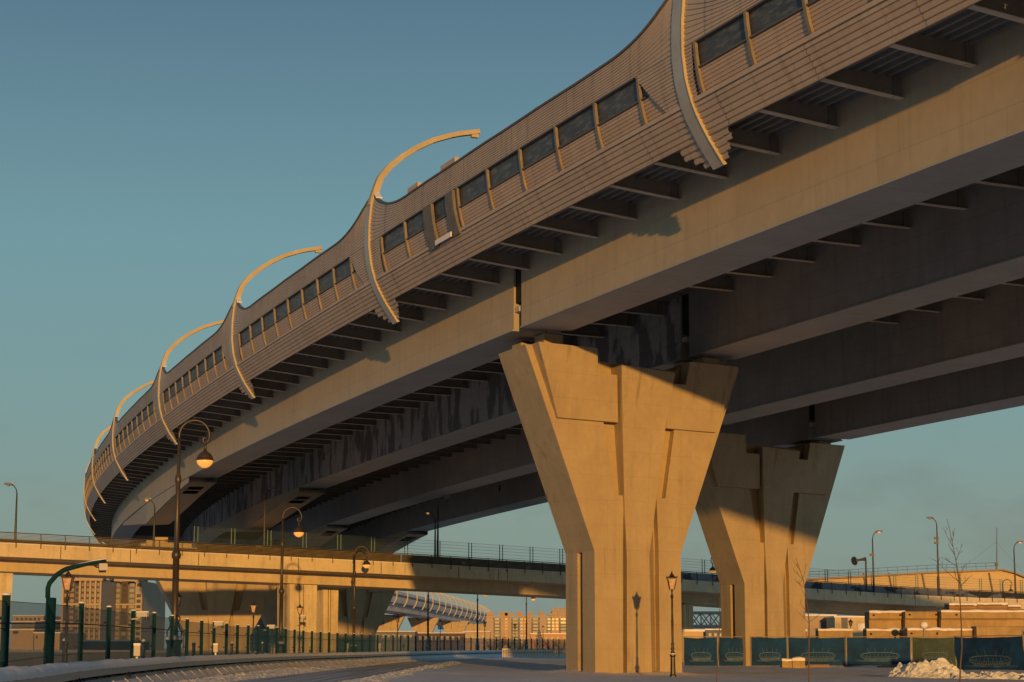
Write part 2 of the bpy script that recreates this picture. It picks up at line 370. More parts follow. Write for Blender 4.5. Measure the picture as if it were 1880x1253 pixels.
def girder(ax, q0, q1, t0, t1, m, parent, name='girder', label=None):
    c0 = -CF * t0
    g = MB(); ss = srange(q0, q1, 3.0)
    # web, web, bottom plate with lips
    sweep(g, ax, ss, [(t0, c0 + 3.45), (t0, c0 + 0.06), (t1, c0 + 0.06), (t1, c0 + 3.45)], cap=True)
    o = obj(name, g, m, parent, label=label)
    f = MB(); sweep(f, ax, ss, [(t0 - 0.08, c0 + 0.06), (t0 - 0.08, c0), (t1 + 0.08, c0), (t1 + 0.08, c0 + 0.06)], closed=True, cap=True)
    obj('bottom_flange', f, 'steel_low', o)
    return o

def cross_beam(ax, q, ta, tb, za, zb, zt, parent, tip=False):
    """plate web with a wide bottom flange between t=ta and t=tb"""
    mb = MB(); h = 0.012
    p = lambda t, z, d: ax.P(q + d, t, z)
    mb.hexa([p(ta, za, -h), p(tb, zb, -h), p(tb, zb, h), p(ta, za, h), p(ta, zt, -h), p(tb, zt, -h), p(tb, zt, h), p(ta, zt, h)])
    o = obj('cross_beam', mb, 'beam', parent)
    f = MB(); w = 0.15
    f.hexa([p(ta, za - 0.03, -w), p(tb, zb - 0.03, -w), p(tb, zb - 0.03, w), p(ta, za - 0.03, w), p(ta, za - 0.002, -w), p(tb, zb - 0.002, -w), p(tb, zb - 0.002, w), p(ta, za - 0.002, w)])
    obj('flange', f, 'flange', o)
    st = MB(); d = 0.35 if tb > ta else -0.35
    st.hexa([p(tb - d, zb, -0.10), p(tb - d + .03, zb, -0.10), p(tb - d + .03, zb, 0.10), p(tb - d, zb, 0.10), p(tb - d, zt, -0.10), p(tb - d + .03, zt, -0.10), p(tb - d + .03, zt, 0.10), p(tb - d, zt, 0.10)])
    obj('stiffener', st, 'beam', o)
    return o

def soffit_pts(t0, t1):
    """ribbed underside between two lines"""
    out = []; n = int((t1 - t0) / 0.42)
    for k in range(n):
        a = t0 + (t1 - t0) * k / n; w = (t1 - t0) / n
        for fx, dz in ((0.0, 0.0), (0.5, 0.0), (0.58, -0.14), (0.9, -0.14), (0.97, 0.0)):
            out.append((a + fx * w, 3.46 + dz - CF * (a + fx * w)))
    out.append((t1, 3.46 - CF * t1)); return out

def span(name, label, q0s, q1s, loc, sgn):
    t = thing(name, label, 'viaduct', loc, 'viaduct spans')
    for i, (a, b) in enumerate(GT):
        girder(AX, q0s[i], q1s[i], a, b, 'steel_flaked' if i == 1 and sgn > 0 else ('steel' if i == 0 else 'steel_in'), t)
    strips = [(-3.0, -0.02), (2.5, 10.89), (13.45, 22.87), (25.41, 33.58), (36.18, 39.0)]
    for k, (a, b) in enumerate(strips):
        i = min(k, 3); mb = MB(); qa, qb = q0s[i], q1s[i]
        if sgn < 0: qb += 0.4
        else: qa -= 0.4
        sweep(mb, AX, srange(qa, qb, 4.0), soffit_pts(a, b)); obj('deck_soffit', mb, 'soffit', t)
    mb = MB()
    qa, qb = (q0s[0], ends0[0] + 0.5) if sgn < 0 else (ends0[0] + 0.5, q1s[0])
    sweep(mb, AX, srange(qa, qb, 4.0), [(-3.2, 3.75), (-3.2, 4.2), (39.2, 4.2 - CF * 39.2), (39.2, 3.75 - CF * 39.2)], closed=True, cap=True)
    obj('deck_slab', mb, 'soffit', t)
    # cross beams every four metres
    qq = [3.0 + 4.0 * k for k in range(-20, 70)]
    n = 0
    for q in qq:
        if q0s[0] + .3 < q < q1s[0] - .3 and -58 < q < 262:
            cross_beam(AX, q, -3.05, -0.012, 2.98, 2.66, 3.44, t)
    for k, (a, b) in enumerate(strips[1:4]):
        i = k + (0 if sgn < 0 else 1)
        z1, z2 = -CF * a, -CF * b
        m = MB(); fl = MB()
        for q in qq:
            if not (max(q0s[k], q0s[k + 1]) + .3 < q < min(q1s[k], q1s[k + 1]) - .3 and -45 < q < 235): continue
            if (k == 0 and q < 110) or (k == 1 and -20 < q < 60):
                cross_beam(AX, q, a + 0.012, b - 0.012, 2.66 + z1, 2.66 + z2, 3.44 + z2, t)
            else:
                h = 0.012; p = lambda tt, z, d: AX.P(q + d, tt, z)
                m.hexa([p(a, 2.66 + z1, -h), p(b, 2.66 + z2, -h), p(b, 2.66 + z2, h), p(a, 2.66 + z1, h), p(a, 3.44 + z1, -h), p(b, 3.44 + z2, -h), p(b, 3.44 + z2, h), p(a, 3.44 + z1, h)])
                w = 0.15
                m.hexa([p(a, 2.63 + z1, -w), p(b, 2.63 + z2, -w), p(b, 2.63 + z2, w), p(a, 2.63 + z1, w), p(a, 2.658 + z1, -w), p(b, 2.658 + z2, -w), p(b, 2.658 + z2, w), p(a, 2.658 + z1, w)])
        if m.v:
            o = obj('cross_beam', m, 'beam', t); o['kind'] = 'stuff'
    return t

near = span('viaduct_span', 'near steel viaduct span over the right of the frame, this side of the beam joint', [SN] * 4, ends0, AX.P(0, 0, -16.4), -1)
far = span('viaduct_span', 'long curving steel viaduct span running from the beam joint back over the low overpass', ends1, [SF] * 4, AX.P(5, 0, -16.4), 1)

# dark blocks added as deck shade over the sunlit girder ends, plus bearing brackets
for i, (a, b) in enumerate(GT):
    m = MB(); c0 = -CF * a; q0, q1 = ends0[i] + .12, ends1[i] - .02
    m.hexa([AX.P(q, t, c0 + z) for z in (1.35, 3.42) for q, t in ((q0, a + .10), (q1, a + .10), (q1, b - .1), (q0, b - .1))]); o = obj('joint_shade_block', m, 'dark', far)
    m = MB(); m.hexa([AX.P(q, t, c0 + z) for z in (.9, 1.15) for q, t in ((q0 + .3, a + .05), (q1, a + .05), (q1, a + .5), (q0 + .3, a + .5))]); obj('bearing_bracket', m, 'flange', o)
# web manholes on the inner girders
for q, gi in ((-27.0, 2), (-9.0, 3), (82.0, 1), (104, 3)):
    a = GT[gi][0]; m = MB(); pts = []
    for k in range(14):
        an = 2 * math.pi * k / 14; pts.append((math.copysign(abs(math.cos(an)) ** .6, math.cos(an)) * .26, math.copysign(abs(math.sin(an)) ** .6, math.sin(an)) * .36))
    fr = [AX.P(q + x, a - 0.006, 1.9 - CF * a + z) for x, z in pts]; bk = [AX.P(q + x, a + 0.05, 1.9 - CF * a + z) for x, z in pts]
    m.prism(fr, bk); obj('manhole', m, 'dark', near if q < 0 else far)

# haunches deepening the far span towards its pier
def haunch(gi, q0, q1, depth, flip=False):
    a, b = GT[gi]; c0 = -CF * a; m = MB()
    P = AX.P; z0 = c0 - 0.003
    def ring(q, dep, nn=0): return [P(q, a, z0 if nn == 0 else z0), P(q, b, z0), P(q, b, z0 - dep), P(q, a, z0 - dep)]
    L_ = q1 - q0; hole0, hole1 = q0 + L_ * .10, q0 + L_ * .26
    d0 = 0.42
    dep = lambda q: d0 + (depth - d0) * ((q - q0) / L_) ** 1.05
    w = b - a; i1, i2 = a + w * .22, b - w * .22
    s1 = srange(q0, q1, 2.5)
    # side webs and end wall
    m.sheet([[P(q, a, z0), P(q, a, z0 - dep(q))] for q in s1], [[(q, 0), (q, 1), (q, 0)] for q in s1])
    m.sheet([[P(q, b, z0 - dep(q)), P(q, b, z0)] for q in s1], [[(q, 0), (q, 1), (q, 0)] for q in s1])
    m.add([P(q1, a, z0), P(q1, b, z0), P(q1, b, z0 - depth), P(q1, a, z0 - depth)], [(0, 1, 2, 3)])
    # underside with two openings
    def bot(qa, qb, ta, tb): m.add([P(qa, ta, z0 - dep(qa)), P(qa, tb, z0 - dep(qa)), P(qb, tb, z0 - dep(qb)), P(qb, ta, z0 - dep(qb))], [(0, 1, 2, 3)])
    mid0, mid1 = (hole0 + hole1) / 2 - .35, (hole0 + hole1) / 2 + .35
    bot(q0, hole0, a, b)
    for qa, qb in ((hole0, mid0), (mid1, hole1)): bot(qa, qb, a, i1); bot(qa, qb, i2, b)
    bot(mid0, mid1, a, b); bot(hole1, q1 - .01, a, b)
    # plain tapering run on the other side of the pier
    q2 = q1 + 2.2; q3 = q2 + L_
    m.add([P(q2, a, z0), P(q2, b, z0), P(q2, b, z0 - depth), P(q2, a, z0 - depth)], [(3, 2, 1, 0)])
    m.hexa([P(q1, a, z0 - depth), P(q1, b, z0 - depth), P(q2, b, z0 - depth), P(q2, a, z0 - depth), P(q1, a, z0), P(q1, b, z0), P(q2, b, z0), P(q2, a, z0)])
    m.hexa([P(q2, a, z0 - depth), P(q2, b, z0 - depth), P(q3, b, z0 - .3), P(q3, a, z0 - .3), P(q2, a, z0), P(q2, b, z0), P(q3, b, z0), P(q3, a, z0)])
    obj('haunch', m, 'steel', far)
haunch(0, 88, 121, 2.1); haunch(1, 93, 126, 2.1); haunch(2, 143, 176, 2.1); haunch(3, 148, 181, 2.1)

# ------------------------------------------------------------------ noise barrier
nb = thing('noise_barrier', 'long ribbed metal noise barrier with window strips and hooked ribs along the viaduct edge', 'noise barrier', AX.P(10, -3.2, -14))
def topz(q, ribs=RIBS):
    d = min(abs(q - r) for r in ribs)
    sag = 0.06 * math.sin(q * .9) * 0.2
    return 7.30 + 1.62 * max(0, 1 - d / 6.5) ** 2.4 + sag
def corr(z0, z1, pitch, depth, inset=0.0):
    """corrugated profile going up the barrier from z0 to z1"""
    n = max(1, int(round((z1 - z0) / pitch))); out = []
    for k in range(n):
        for fx, d in ((0.0, 0.0), (0.55, 0.0), (0.68, -depth), (0.9, -depth)):
            z = z0 + (z1 - z0) * (k + fx) / n; nx, nz = pnorm(z); out.append((prof(z) + nx * (d + inset), z + nz * (d + inset)))
    nx, nz = pnorm(z1); out.append((prof(z1) + nx * inset, z1 + nz * inset)); return out
LEDGE, WB, WT = 4.12, 5.16, 6.10
lo = MB(); sweep(lo, AX, srange(-46, 275, 1.5), corr(2.94, LEDGE, 0.20, 0.055)); obj('lower_cladding', lo, 'skin', nb)
up = MB()
ss = []
for q in srange(-46, 275, 0.5):
    d = min(abs(q - r) for r in RIBS)
    if d < 7 or abs(q / 2 - round(q / 2)) < .01: ss.append(q)
UPN = corr(0, 1, 0.1, 1.0)
def upf(q):
    zt = topz(q); n = 11; out = []
    for k in range(n):
        for fx, d in ((0.0, 0.0), (0.55, 0.0), (0.68, -0.035), (0.9, -0.035)):
            z = WT + (zt - WT) * (k + fx) / n; nx, nz = pnorm(z); out.append((prof(z) + nx * d, z + nz * d))
    out.append((prof(zt), zt)); return out
sweep(up, AX, ss, upf); obj('upper_cladding', up, 'skin', nb)
cpg = MB(); sweep(cpg, AX, ss, lambda q: [(prof(topz(q)) - 0.05, topz(q) - 0.02), (prof(topz(q)) + 0.16, topz(q) - 0.02), (prof(topz(q)) + 0.16, topz(q) + 0.07), (prof(topz(q)) - 0.05, topz(q) + 0.07)], closed=True)
obj('top_coping', cpg, 'coping', nb)
lg = MB(); sweep(lg, AX, srange(-46, 275, 2.0), [(prof(LEDGE) - 0.025, LEDGE - 0.03), (prof(LEDGE) + 0.02, LEDGE - 0.03), (prof(LEDGE + .12) + 0.02, LEDGE + 0.12), (prof(LEDGE + .12) - 0.012, LEDGE + 0.12)], closed=True)
obj('ledge_strip', lg, 'skin_in', nb)
EDG = [-100] + RIBS + [275]
E0, E1 = 2.6, 4.6        # plain cladding beside each rib: before (camera side of next rib) and after
for i in range(len(RIBS)):
    r = RIBS[i]; mid = MB()
    # slanted ends: the panel strip is widest at the ledge on the far side
    rows, uvs = [], []
    prm = corr(LEDGE, WT, 0.135, 0.035)
    for k in range(9):
        row = []; uv = []
        for (t, z) in prm:
            f = (z - LEDGE) / (WT - LEDGE); qa = r - (.8 if r < -20 else 1.9) - .25 * f; qb = r + 1.5 + 2.1 * f
            q = qa + (qb - qa) * k / 8; row.append(AX.P(q, t, z)); uv.append((q, z))
        rows.append(row); uvs.append(uv + [(0, 0)])
    mid.sheet(rows, uvs); obj('end_cladding', mid, 'skin', nb)
BAYS = [(-59.0, RIBS[0])] + list(zip(RIBS[:-1], RIBS[1:]))
for i, (ra, rb) in enumerate(BAYS):
    qa, qb = max(ra + .6, -46), rb - .25
    g = MB(); sweep(g, AX, srange(qa, qb, 2.0), [(prof(z) + 0.16, z) for z in (WB - .05, (WB + WT) / 2, WT + .02)])
    wv = obj('window_strip', g, 'glass_dark', nb)
    pn = MB(); sweep(pn, AX, srange(qa, qb, 2.0), corr(LEDGE + .05, WB, 0.135, 0.035, -0.10)); obj('infill_panel', pn, 'skin_in', wv)
    sl = MB()
    sweep(sl, AX, srange(max(qa, ra + 2.9), rb - (.9 if rb < -20 else 2.0), 2.0), [(prof(WB) + .02, WB - .04), (prof(WB) + .17, WB - .04), (prof(WB) + .17, WB + .03), (prof(WB) + .02, WB + .03)], closed=True)
    sweep(sl, AX, srange(max(qa, ra + 3.7), rb - (1.0 if rb < -20 else 2.1), 2.0), [(prof(WT) - .0, WT - .05), (prof(WT) + .17, WT - .05), (prof(WT) + .17, WT + .01), (prof(WT) - .0, WT + .01)], closed=True)
    obj('window_frame', sl, 'coping', wv)
    if not -60 < ra < 190: continue
    nm = 9; q0, q1 = ra + 3.4, rb - (1.2 if rb < -20 else 2.3)
    for k in range(nm):
        q = q0 + (q1 - q0) * k / (nm - 1); mm = MB()
        if q < -45: continue
        rows = []
        for z in (LEDGE + .09, 4.6, 5.16, 5.6, WT):
            t = prof(z); wd = 0.012
            rows.append([AX.P(q - .085, t + .1, z), AX.P(q - .085, t - wd, z), AX.P(q + .085, t - wd, z), AX.P(q + .085, t + .1, z)])
        mm.sheet(rows, None, True); mm.add(rows[0], [(0, 1, 2, 3)]); mm.add(rows[-1], [(3, 2, 1, 0)])
        obj('mullion', mm, 'mullion', wv)
# ribs: plate over the cladding, then the free hooked arm
for r in RIBS:
    m = MB(); rows = []
    zz = [1.95 + 6.95 * k / 16 for k in range(17)]
    for z in zz:
        nx, nz = pnorm(z); t = prof(z); w = 0.40
        rows.append([AX.P(r - w, t + nx * -.05, z + nz * -.05), AX.P(r - w, t + nx * .07, z + nz * .07), AX.P(r + w, t + nx * .07, z + nz * .07), AX.P(r + w, t - nx * .05, z - nz * .05)])
    m.sheet(rows, None, True); m.add(rows[0], [(0, 1, 2, 3)]); m.add(rows[-1], [(3, 2, 1, 0)])
    ro = obj('rib', m, 'rib_plate', nb)
    e = MB()
    for sgn in (-1,):                                         # raised edge strips either side
        rows = []
        for z in zz:
            nx, nz = pnorm(z); t = prof(z); c = r + sgn * .425
            rows.append([AX.P(c - .022, t - nx * .05, z - nz * .05), AX.P(c - .022, t + nx * .10, z + nz * .10), AX.P(c + .022, t + nx * .10, z + nz * .10), AX.P(c + .022, t - nx * .05, z - nz * .05)])
        e.sheet(rows, None, True); e.add(rows[0], [(0, 1, 2, 3)])
    obj('edge_strip', e, 'rib', ro)
    a = MB(); rows = []
    n = 26
    for k in range(n + 1):
        z = float(np.interp(k / n, [0, .35, .6, .8, 1], [8.2, 10.1, 11.4, 12.25, 12.86])); t = prof(z)
        z2 = min(z + .1, 12.86); dt, dz = prof(z2) - prof(z2 - .2), .2; L_ = math.hypot(dt, dz); nx, nz = -dz / L_, dt / L_
        dp = .26 - .12 * k / n; w = .26 - 0.08 * k / n
        rows.append([AX.P(r - w, t - nx * dp, z - nz * dp), AX.P(r - w, t + nx * .1, z + nz * .1), AX.P(r + w, t + nx * .1, z + nz * .1), AX.P(r + w, t - nx * dp, z - nz * dp)])
    a.sheet(rows, None, True); a.add(rows[0], [(0, 1, 2, 3)]); a.add(rows[-1], [(3, 2, 1, 0)])
    a.hexa([AX.P(r + x, 2.1 + y, 12.48 + z) for z in (0, .2) for x, y in ((-.12, -.35), (.12, -.35), (.12, .05), (-.12, .05))])
    obj('hooked_arm', a, 'rib', ro)
    tb = MB()                                                   # corrugated tail hanging below the barrier at the rib
    for qa, qb, zb in ((r - 1.75, r - 1.3, 2.55), (r - 1.3, r - .9, 2.3), (r - .9, r + .95, 2.08), (r + .95, r + 1.4, 2.3), (r + 1.4, r + 1.9, 2.52)):
        sweep(tb, AX, [qa, qb], corr(zb, 2.95, 0.21, 0.06))
    obj('tail_cladding', tb, 'skin', ro)
    sdl = MB(); rows = []                                        # pale saddle lining where the arm leaves the cladding
    for k in range(7):
        q = r + .16 - 1.3 * k / 6; zt = topz(q) + .075
        rows.append([AX.P(q, prof(zt) - .06, zt), AX.P(q, prof(zt) + .3, zt), AX.P(q, prof(zt) + .3, zt + .06), AX.P(q, prof(zt) - .06, zt + .06)])
    sdl.sheet(rows, None, True); sdl.add(rows[-1], [(3, 2, 1, 0)]); obj('saddle_lining', sdl, 'snow_cap', ro)
# damaged part between the second and third ribs
def s_u(u, t, z):
    qq = np.arange(30, -30, -.25); uu = [CX + F * p.x / (p.y * cp + (p.z - EYE) * sp) for p in (AX.P(q, t, z) for q in qq)]
    return float(np.interp(u, uu, qq))
for q, w, zb in ((s_u(789, -4, 5), 1.25, 3.95), (s_u(829, -4, 5), 1.05, 4.0)):
    m = MB(); rows = []
    for z in (zb, 4.6, 5.16, 5.6, WT - .06):
        rows.append([AX.P(q - w / 2, prof(z) + .05, z), AX.P(q - w / 2, prof(z) - .10, z), AX.P(q + w / 2, prof(z) - .10, z), AX.P(q + w / 2, prof(z) + .05, z)])
    m.sheet(rows, None, True); m.add(rows[0], [(0, 1, 2, 3)]); obj('patch_board', m, 'patchboard', nb, label='dark board covering a broken part of the window strip')
m = MB(); m.hexa([AX.P(q, prof(4.25) - o, z) for z in (4.0, 4.24) for q, o in ((s_u(832, -3.8, 4.2), .11), (s_u(803, -3.8, 4.2), .11), (s_u(803, -3.8, 4.2), .16), (s_u(832, -3.8, 4.2), .16))]); obj('loose_plate', m, 'snow_cap', nb, label='pale loose plate below the dark boards')
for q, w in ((-1.0, 2.0), (4.2, 1.6)):
    m = MB(); zt = topz(q); m.hexa([AX.P(q + x, prof(zt) + y, zt + z) for z in (.05, .28) for x, y in ((-w / 2, -.09), (w / 2, -.09), (w / 2, .1), (-w / 2, .1))]); obj('buckled_coping', m, 'skin_in', nb)

# ------------------------------------------------------------------ viaduct piers
def pier(label, C, eh, dh, zoff=0.0, ks=1.0, seats=True, group='flared viaduct piers'):
    """C: front left corner of the shaft; eh, dh: plan headings of the long face and of the depth"""
    C = Vector((C[0], C[1], 0)); e = Vector((math.cos(eh), math.sin(eh), 0)); d = Vector((math.sin(dh), math.cos(dh), 0))
    t = thing('viaduct_pier', label, 'pier', C + e * 2.75 * ks + d * 1.8, group)
    def Q(k, q, z): return C + e * ((k - 2.75) * ks + 2.75 * ks) + d * q + Vector((0, 0, z + zoff if z > 1 else -0.5))
    def pr(name, poly, q0, q1, back=None, label=None, m='pier'):
        mb = MB(); mb.prism([Q(k, q0, z) for k, z in poly], [Q(k, q1, z) for k, z in (back or poly)]); return obj(name, mb, m, t, label=label)
    B = 0
    # core: flared head and lower shaft with a slot in either short side
    mb = MB()
    head = [(0, 5.9), (5.5, 5.9), (9.66, 15.58), (6.0, 15.58), (5.5, 15.2), (0.3, 15.3), (0.25, 15.68), (-4.17, 15.68)]
    mb.prism([Q(k, .45, z) for k, z in head], [Q(k, 3.6, z) for k, z in head])
    for q0, q1, ins in ((.45, 1.5, 0), (1.5, 2.12, .38), (2.12, 3.6, 0)):
        lowp = [(ins, B), (5.5 - ins, B), (5.5 - ins, 5.9), (ins, 5.9)]
        mb.prism([Q(k, q0, z) for k, z in lowp], [Q(k, q1, z) for k, z in lowp])
    obj('core', mb, 'pier', t)
    pr('wing_panel', [(0, B), (1.72, B), (1.78, 5.9), (1.85, 8.67), (1.28, 8.67), (0.62, 12.2), (0.62, 12.28), (0.25, 14.57), (0.25, 15.68), (-4.17, 15.68), (0, 5.9)], 0, .45)
    pr('wing_panel', [(5.5, B), (5.5, 5.9), (9.66, 15.58), (6.0, 15.58), (5.95, 14.45), (5.19, 12.2), (4.54, 8.64), (3.96, 8.64), (4.06, 6.3), (4.06, B)][::-1], 0, .45)
    ctr_f = [(1.97, B), (3.55, B), (3.45, 5.8), (3.94, 8.66), (4.58, 12.3), (5.2, 15.0), (1.75, 15.13), (1.78, 12.2), (1.88, 8.67), (2.02, 5.74)]
    ctr_b = [(1.97, B), (4.06, B), (4.05, 5.8), (3.96, 8.66), (4.6, 12.3), (5.22, 15.0), (1.75, 15.13), (1.78, 12.2), (1.88, 8.67), (2.02, 5.74)]
    qc = lambda z: float(np.interp(z, [0, 5.8, 8.67, 12.3, 15.1], [-.03, -.12, -.20, -.55, -.88]))
    fx_ = lambda k, q, z: (k - .48 * abs(q), 1.25 + (z - 1.25) * (1 - .0092 * abs(q)) if z > 1 else z)
    fr = [(*fx_(k, qc(z), z), qc(z)) for k, z in ctr_f]; bk = [(fx_(k, qc(z), z)[0] + (kb - k), fx_(k, qc(z), z)[1]) for (k, z), (kb, zb) in zip(ctr_f, ctr_b)]
    mb = MB(); mb.prism([Q(k, q, z) for k, z, q in fr], [Q(k, .45, z) for k, z in bk]); obj('centre_panel', mb, 'pier', t)
    qb = lambda z: -.24 - .62 * (z - 12.2) / 3.6
    for poly in ([(-2.2, 12.26), (1.53, 12.26), (1.47, 14.6), (.29, 14.6), (.23, 15.82), (-3.35, 15.82)], [(4.61, 12.17), (7.94, 12.17), (9.5, 15.66), (6.2, 15.66), (5.94, 14.46), (5.0, 14.46)]):
        fr = [(*fx_(k, qb(z), z), qb(z)) for k, z in poly]
        mb = MB(); mb.prism([Q(k, q, z) for k, z, q in fr], [Q(k, .1, z) for k, z, q in fr]); obj('shoulder_block', mb, 'pier', t)
    if seats:
        for k, q, h in ((-2.95, .15, .75), (-3.5, 2.0, .5), (7.3, .2, .45), (7.1, 2.1, .45)):
            z0 = 15.6; mb = MB(); w = 1.15
            mb.hexa([Q(k + a, q + b, z) for z in (z0, z0 + h) for a, b in ((0, 0), (w, 0), (w, 1.2), (0, 1.2))]); o = obj('bearing_seat', mb, 'pier', t)
            bb = MB(); bb.hexa([Q(k + a, q + b, z) for z in (z0 + h, z0 + h + .13) for a, b in ((.2, .2), (w - .2, .2), (w - .2, 1.0), (.2, 1.0))]); obj('bearing', bb, 'dark', o)
    return t
pier('nearest flared concrete pier, lit golden, carrying the shadow of a lantern', (4.0, 97.0), R(36), R(-21.3))
pier('second flared concrete pier, half in shade, standing behind the blue banner fence', (15.4, 132.8), R(36), R(-20), -0.45)
pier('wide flared pier under the viaduct bend, behind the tallest hooked lamp', (-34.6, 214.0), R(10), R(-15.5), -3.4, 1.22)
pier('dark flared pier with two slots just right of the pier under the viaduct bend', (-31.0, 262.0), R(10), R(-15.5), -3.4, 1.05)
pier('shaded flared pier behind the low overpass column, left of the distant viaduct', (-25.2, 285.0), R(10), R(-14), -3.0, 1.05)

# ------------------------------------------------------------------ low overpass crossing behind the piers
OVV = [(-400, 977.0), (0, 997.6), (480, 1021.5), (747, 1034.8), (1039, 1052), (1251, 1065), (1487, 1082), (1731, 1097), (1878, 1101.5), (2400, 1118)]
ovp = []
for u in range(-300, 2400, 20):
    v = np.interp(u, [a for a, b in OVV], [b for a, b in OVV]); y = 180.0
    for _ in range(30):
        z = zat(v, y); x = xat(u, y, z); y = 220.7 * .87 + 0.7 * x
    ovp.append((u, x, y, z))
ou = np.array([a[0] for a in ovp]); ox = np.array([a[1] for a in ovp]); oy = np.array([a[2] for a in ovp]); oz = np.array([a[3] for a in ovp])
oz = np.convolve(np.pad(oz, 4, mode='edge'), np.ones(9) / 9, mode='valid')
oS = np.concatenate([[0], np.cumsum(np.hypot(np.diff(ox), np.diff(oy)))])
OA = Axis(oS, ox, oy, oz, np.full(len(oS), math.pi / 2 - math.atan(0.7)))     # heading along the overpass; +t = towards the camera
def ovs(u): return float(np.interp(u, ou, oS))
_qg = np.arange(0, oS[-1], 1.0)
def ovs_t(u, t):
    uu = [CX + F * p.x / (p.y * cp + (p.z - EYE) * sp) for p in (OA.P(q, t, 0) for q in _qg)]
    return float(np.interp(u, uu, _qg))
def ovz(u, t=0.0, dz=0.0): return OA.P(ovs_t(u, t), t, dz)
ot = thing('low_overpass', 'low concrete overpass crossing the whole view behind the piers', 'overpass', OA.P(ovs(600), 0, -9))
SS = srange(oS[0], oS[-1], 4.0)
f = MB(); sweep(f, OA, SS, [(0, 0), (0, -1.07), (-.35, -1.07), (-.35, 0)], closed=True, cap=True); obj('fascia', f, 'ov_con', ot)
f = MB(); sweep(f, OA, SS, [(-.35, -.2), (-.35, -1.02), (-3.8, -1.12), (-7.5, -1.12), (-10.9, -1.0), (-10.9, -.2)], closed=True, cap=True); obj('deck', f, 'ov_gird', ot)
f = MB(); sweep(f, OA, SS, [(-10.9, 0), (-10.9, -1.07), (-11.2, -1.07), (-11.2, 0)], closed=True, cap=True); obj('far_fascia', f, 'ov_con', ot)
f = MB(); sweep(f, OA, SS, [(-3.8, -1.122), (-3.8, -2.10), (-4.9, -2.22), (-6.6, -2.22), (-7.5, -2.10), (-7.5, -1.122)], closed=True, cap=True); obj('girder', f, 'ov_gird', ot)
for q in srange(oS[0] + 2, oS[-1] - 2, 5.0)[8:]:
    if q > ovs(1950): break
    m = MB(); p = OA.P
    m.hexa([p(q - .12, -.36, -1.10), p(q + .12, -.36, -1.10), p(q + .12, -1.5, -1.16), p(q - .12, -1.5, -1.16), p(q - .12, -.36, -.9), p(q + .12, -.36, -.9), p(q + .12, -1.5, -1.2), p(q - .12, -1.5, -1.2)])
    obj('bracket', m, 'ov_gird', ot)
# drain stains/joints on the fascia
for u in (112, 240, 365, 548, 700, 842, 915, 932, 1190, 1680):
    m = MB(); q = ovs(u); m.hexa([OA.P(q + a, b, z) for z in (-1.06, -.02) for a, b in ((-.03, .004), (.03, .004), (.03, -.05), (-.03, -.05))]); obj('fascia_joint', m, 'dark', ot)
# low snow lying on the kerb
m = MB(); sweep(m, OA, srange(ovs(-100), ovs(2000), 2.0), lambda q: [(-.02, .0), (-.06, .05 + .05 * (noise.noise((q * .15, 0, 3)) + .5)), (-.3, .06 + .05 * (noise.noise((q * .15, 0, 3)) + .5)), (-.34, 0)]); obj('kerb_snow', m, 'snow_cap', ot)

def railing(label, t, u0, u1, step, m, low, group='overpass railings', nrail=7):
    r = thing('bridge_railing', label, 'railing', OA.P(ovs((u0 + u1) / 2), t, 0), group)
    q0, q1 = ovs(u0), ovs(u1)
    for q in srange(q0, q1, step):
        mb = MB(); P = OA.P
        mb.tube([P(q, t + .07, low), P(q, t + .07, .30), P(q, t + .05, .65), P(q, t - .05, .90)], .04, 5); obj('post', mb, m, r)
    s = srange(q0, q1, 3.0)
    hr = MB(); sweep(hr, OA, s, [(t - .1, .87), (t, .87), (t, .94), (t - .1, .94)], closed=True, cap=True); obj('handrail', hr, m, r)
    for k in range(nrail):
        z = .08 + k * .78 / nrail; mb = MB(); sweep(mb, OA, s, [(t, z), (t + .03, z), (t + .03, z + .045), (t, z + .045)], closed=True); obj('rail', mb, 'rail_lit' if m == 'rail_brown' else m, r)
    return r
railing('brown slatted railing along the near edge of the low overpass, left of the nearest pier', .02, -160, 1245, 2.1, 'rail_brown', -.3)
railing('dark slatted railing on the right part of the low overpass, beyond the second pier', .02, 1250, 2060, 2.1, 'rail', -.35)
railing('thin railing on the far edge of the low overpass, seen against the sky at left', -11.8, -160, 330, 2.1, 'rail_brown', 0.0)
# frosted/snowy infill behind the right railing and the dark plates mid-way
fp = mat('snow_plastered_infill', (0.50, 0.52, 0.56), 0.8, var=0.1, scale=0.6, uv=True, patch=((0.055, 0.055, 0.06), 0.55, (0.5, 1.3, 1), 0.52, 0.56)); M['infill'] = fp
dp = mat('dark_mesh_infill', (0.06, 0.05, 0.045), 0.8, var=0.2, scale=0.8, uv=True, patch=((0.35, 0.34, 0.34), 0.9, (0.6, 1.6, 1), 0.64, 0.70)); M['infill_dark'] = dp
bp_ = mat('brown_slat_backing', (0.085, 0.062, 0.038), 0.8, var=0.3, scale=0.5, uv=True, stretch=(0.3, 5, 1)); M['infill_brown'] = bp_
for u0, u1, mm, lb in ((1250, 2060, 'infill', 'snow plastered parapet panel behind the right overpass railing'), (742, 1245, 'infill_dark', 'dark parapet panel behind the middle of the overpass railing'), (366, 740, 'infill_brown', 'brown parapet panel behind the left half of the overpass railing'), (-160, 365, 'infill_brown', 'low brown guard band behind the railing at the far left of the overpass')):
    mb = MB(); sweep(mb, OA, srange(ovs(u0), ovs(u1), 3.0), [(-.42, .0), (-.42, .80 if u0 > 0 else .40), (-.48, .80 if u0 > 0 else .40), (-.48, 0)]); tag(obj('parapet_panel', mb, mm), lb, 'parapet')

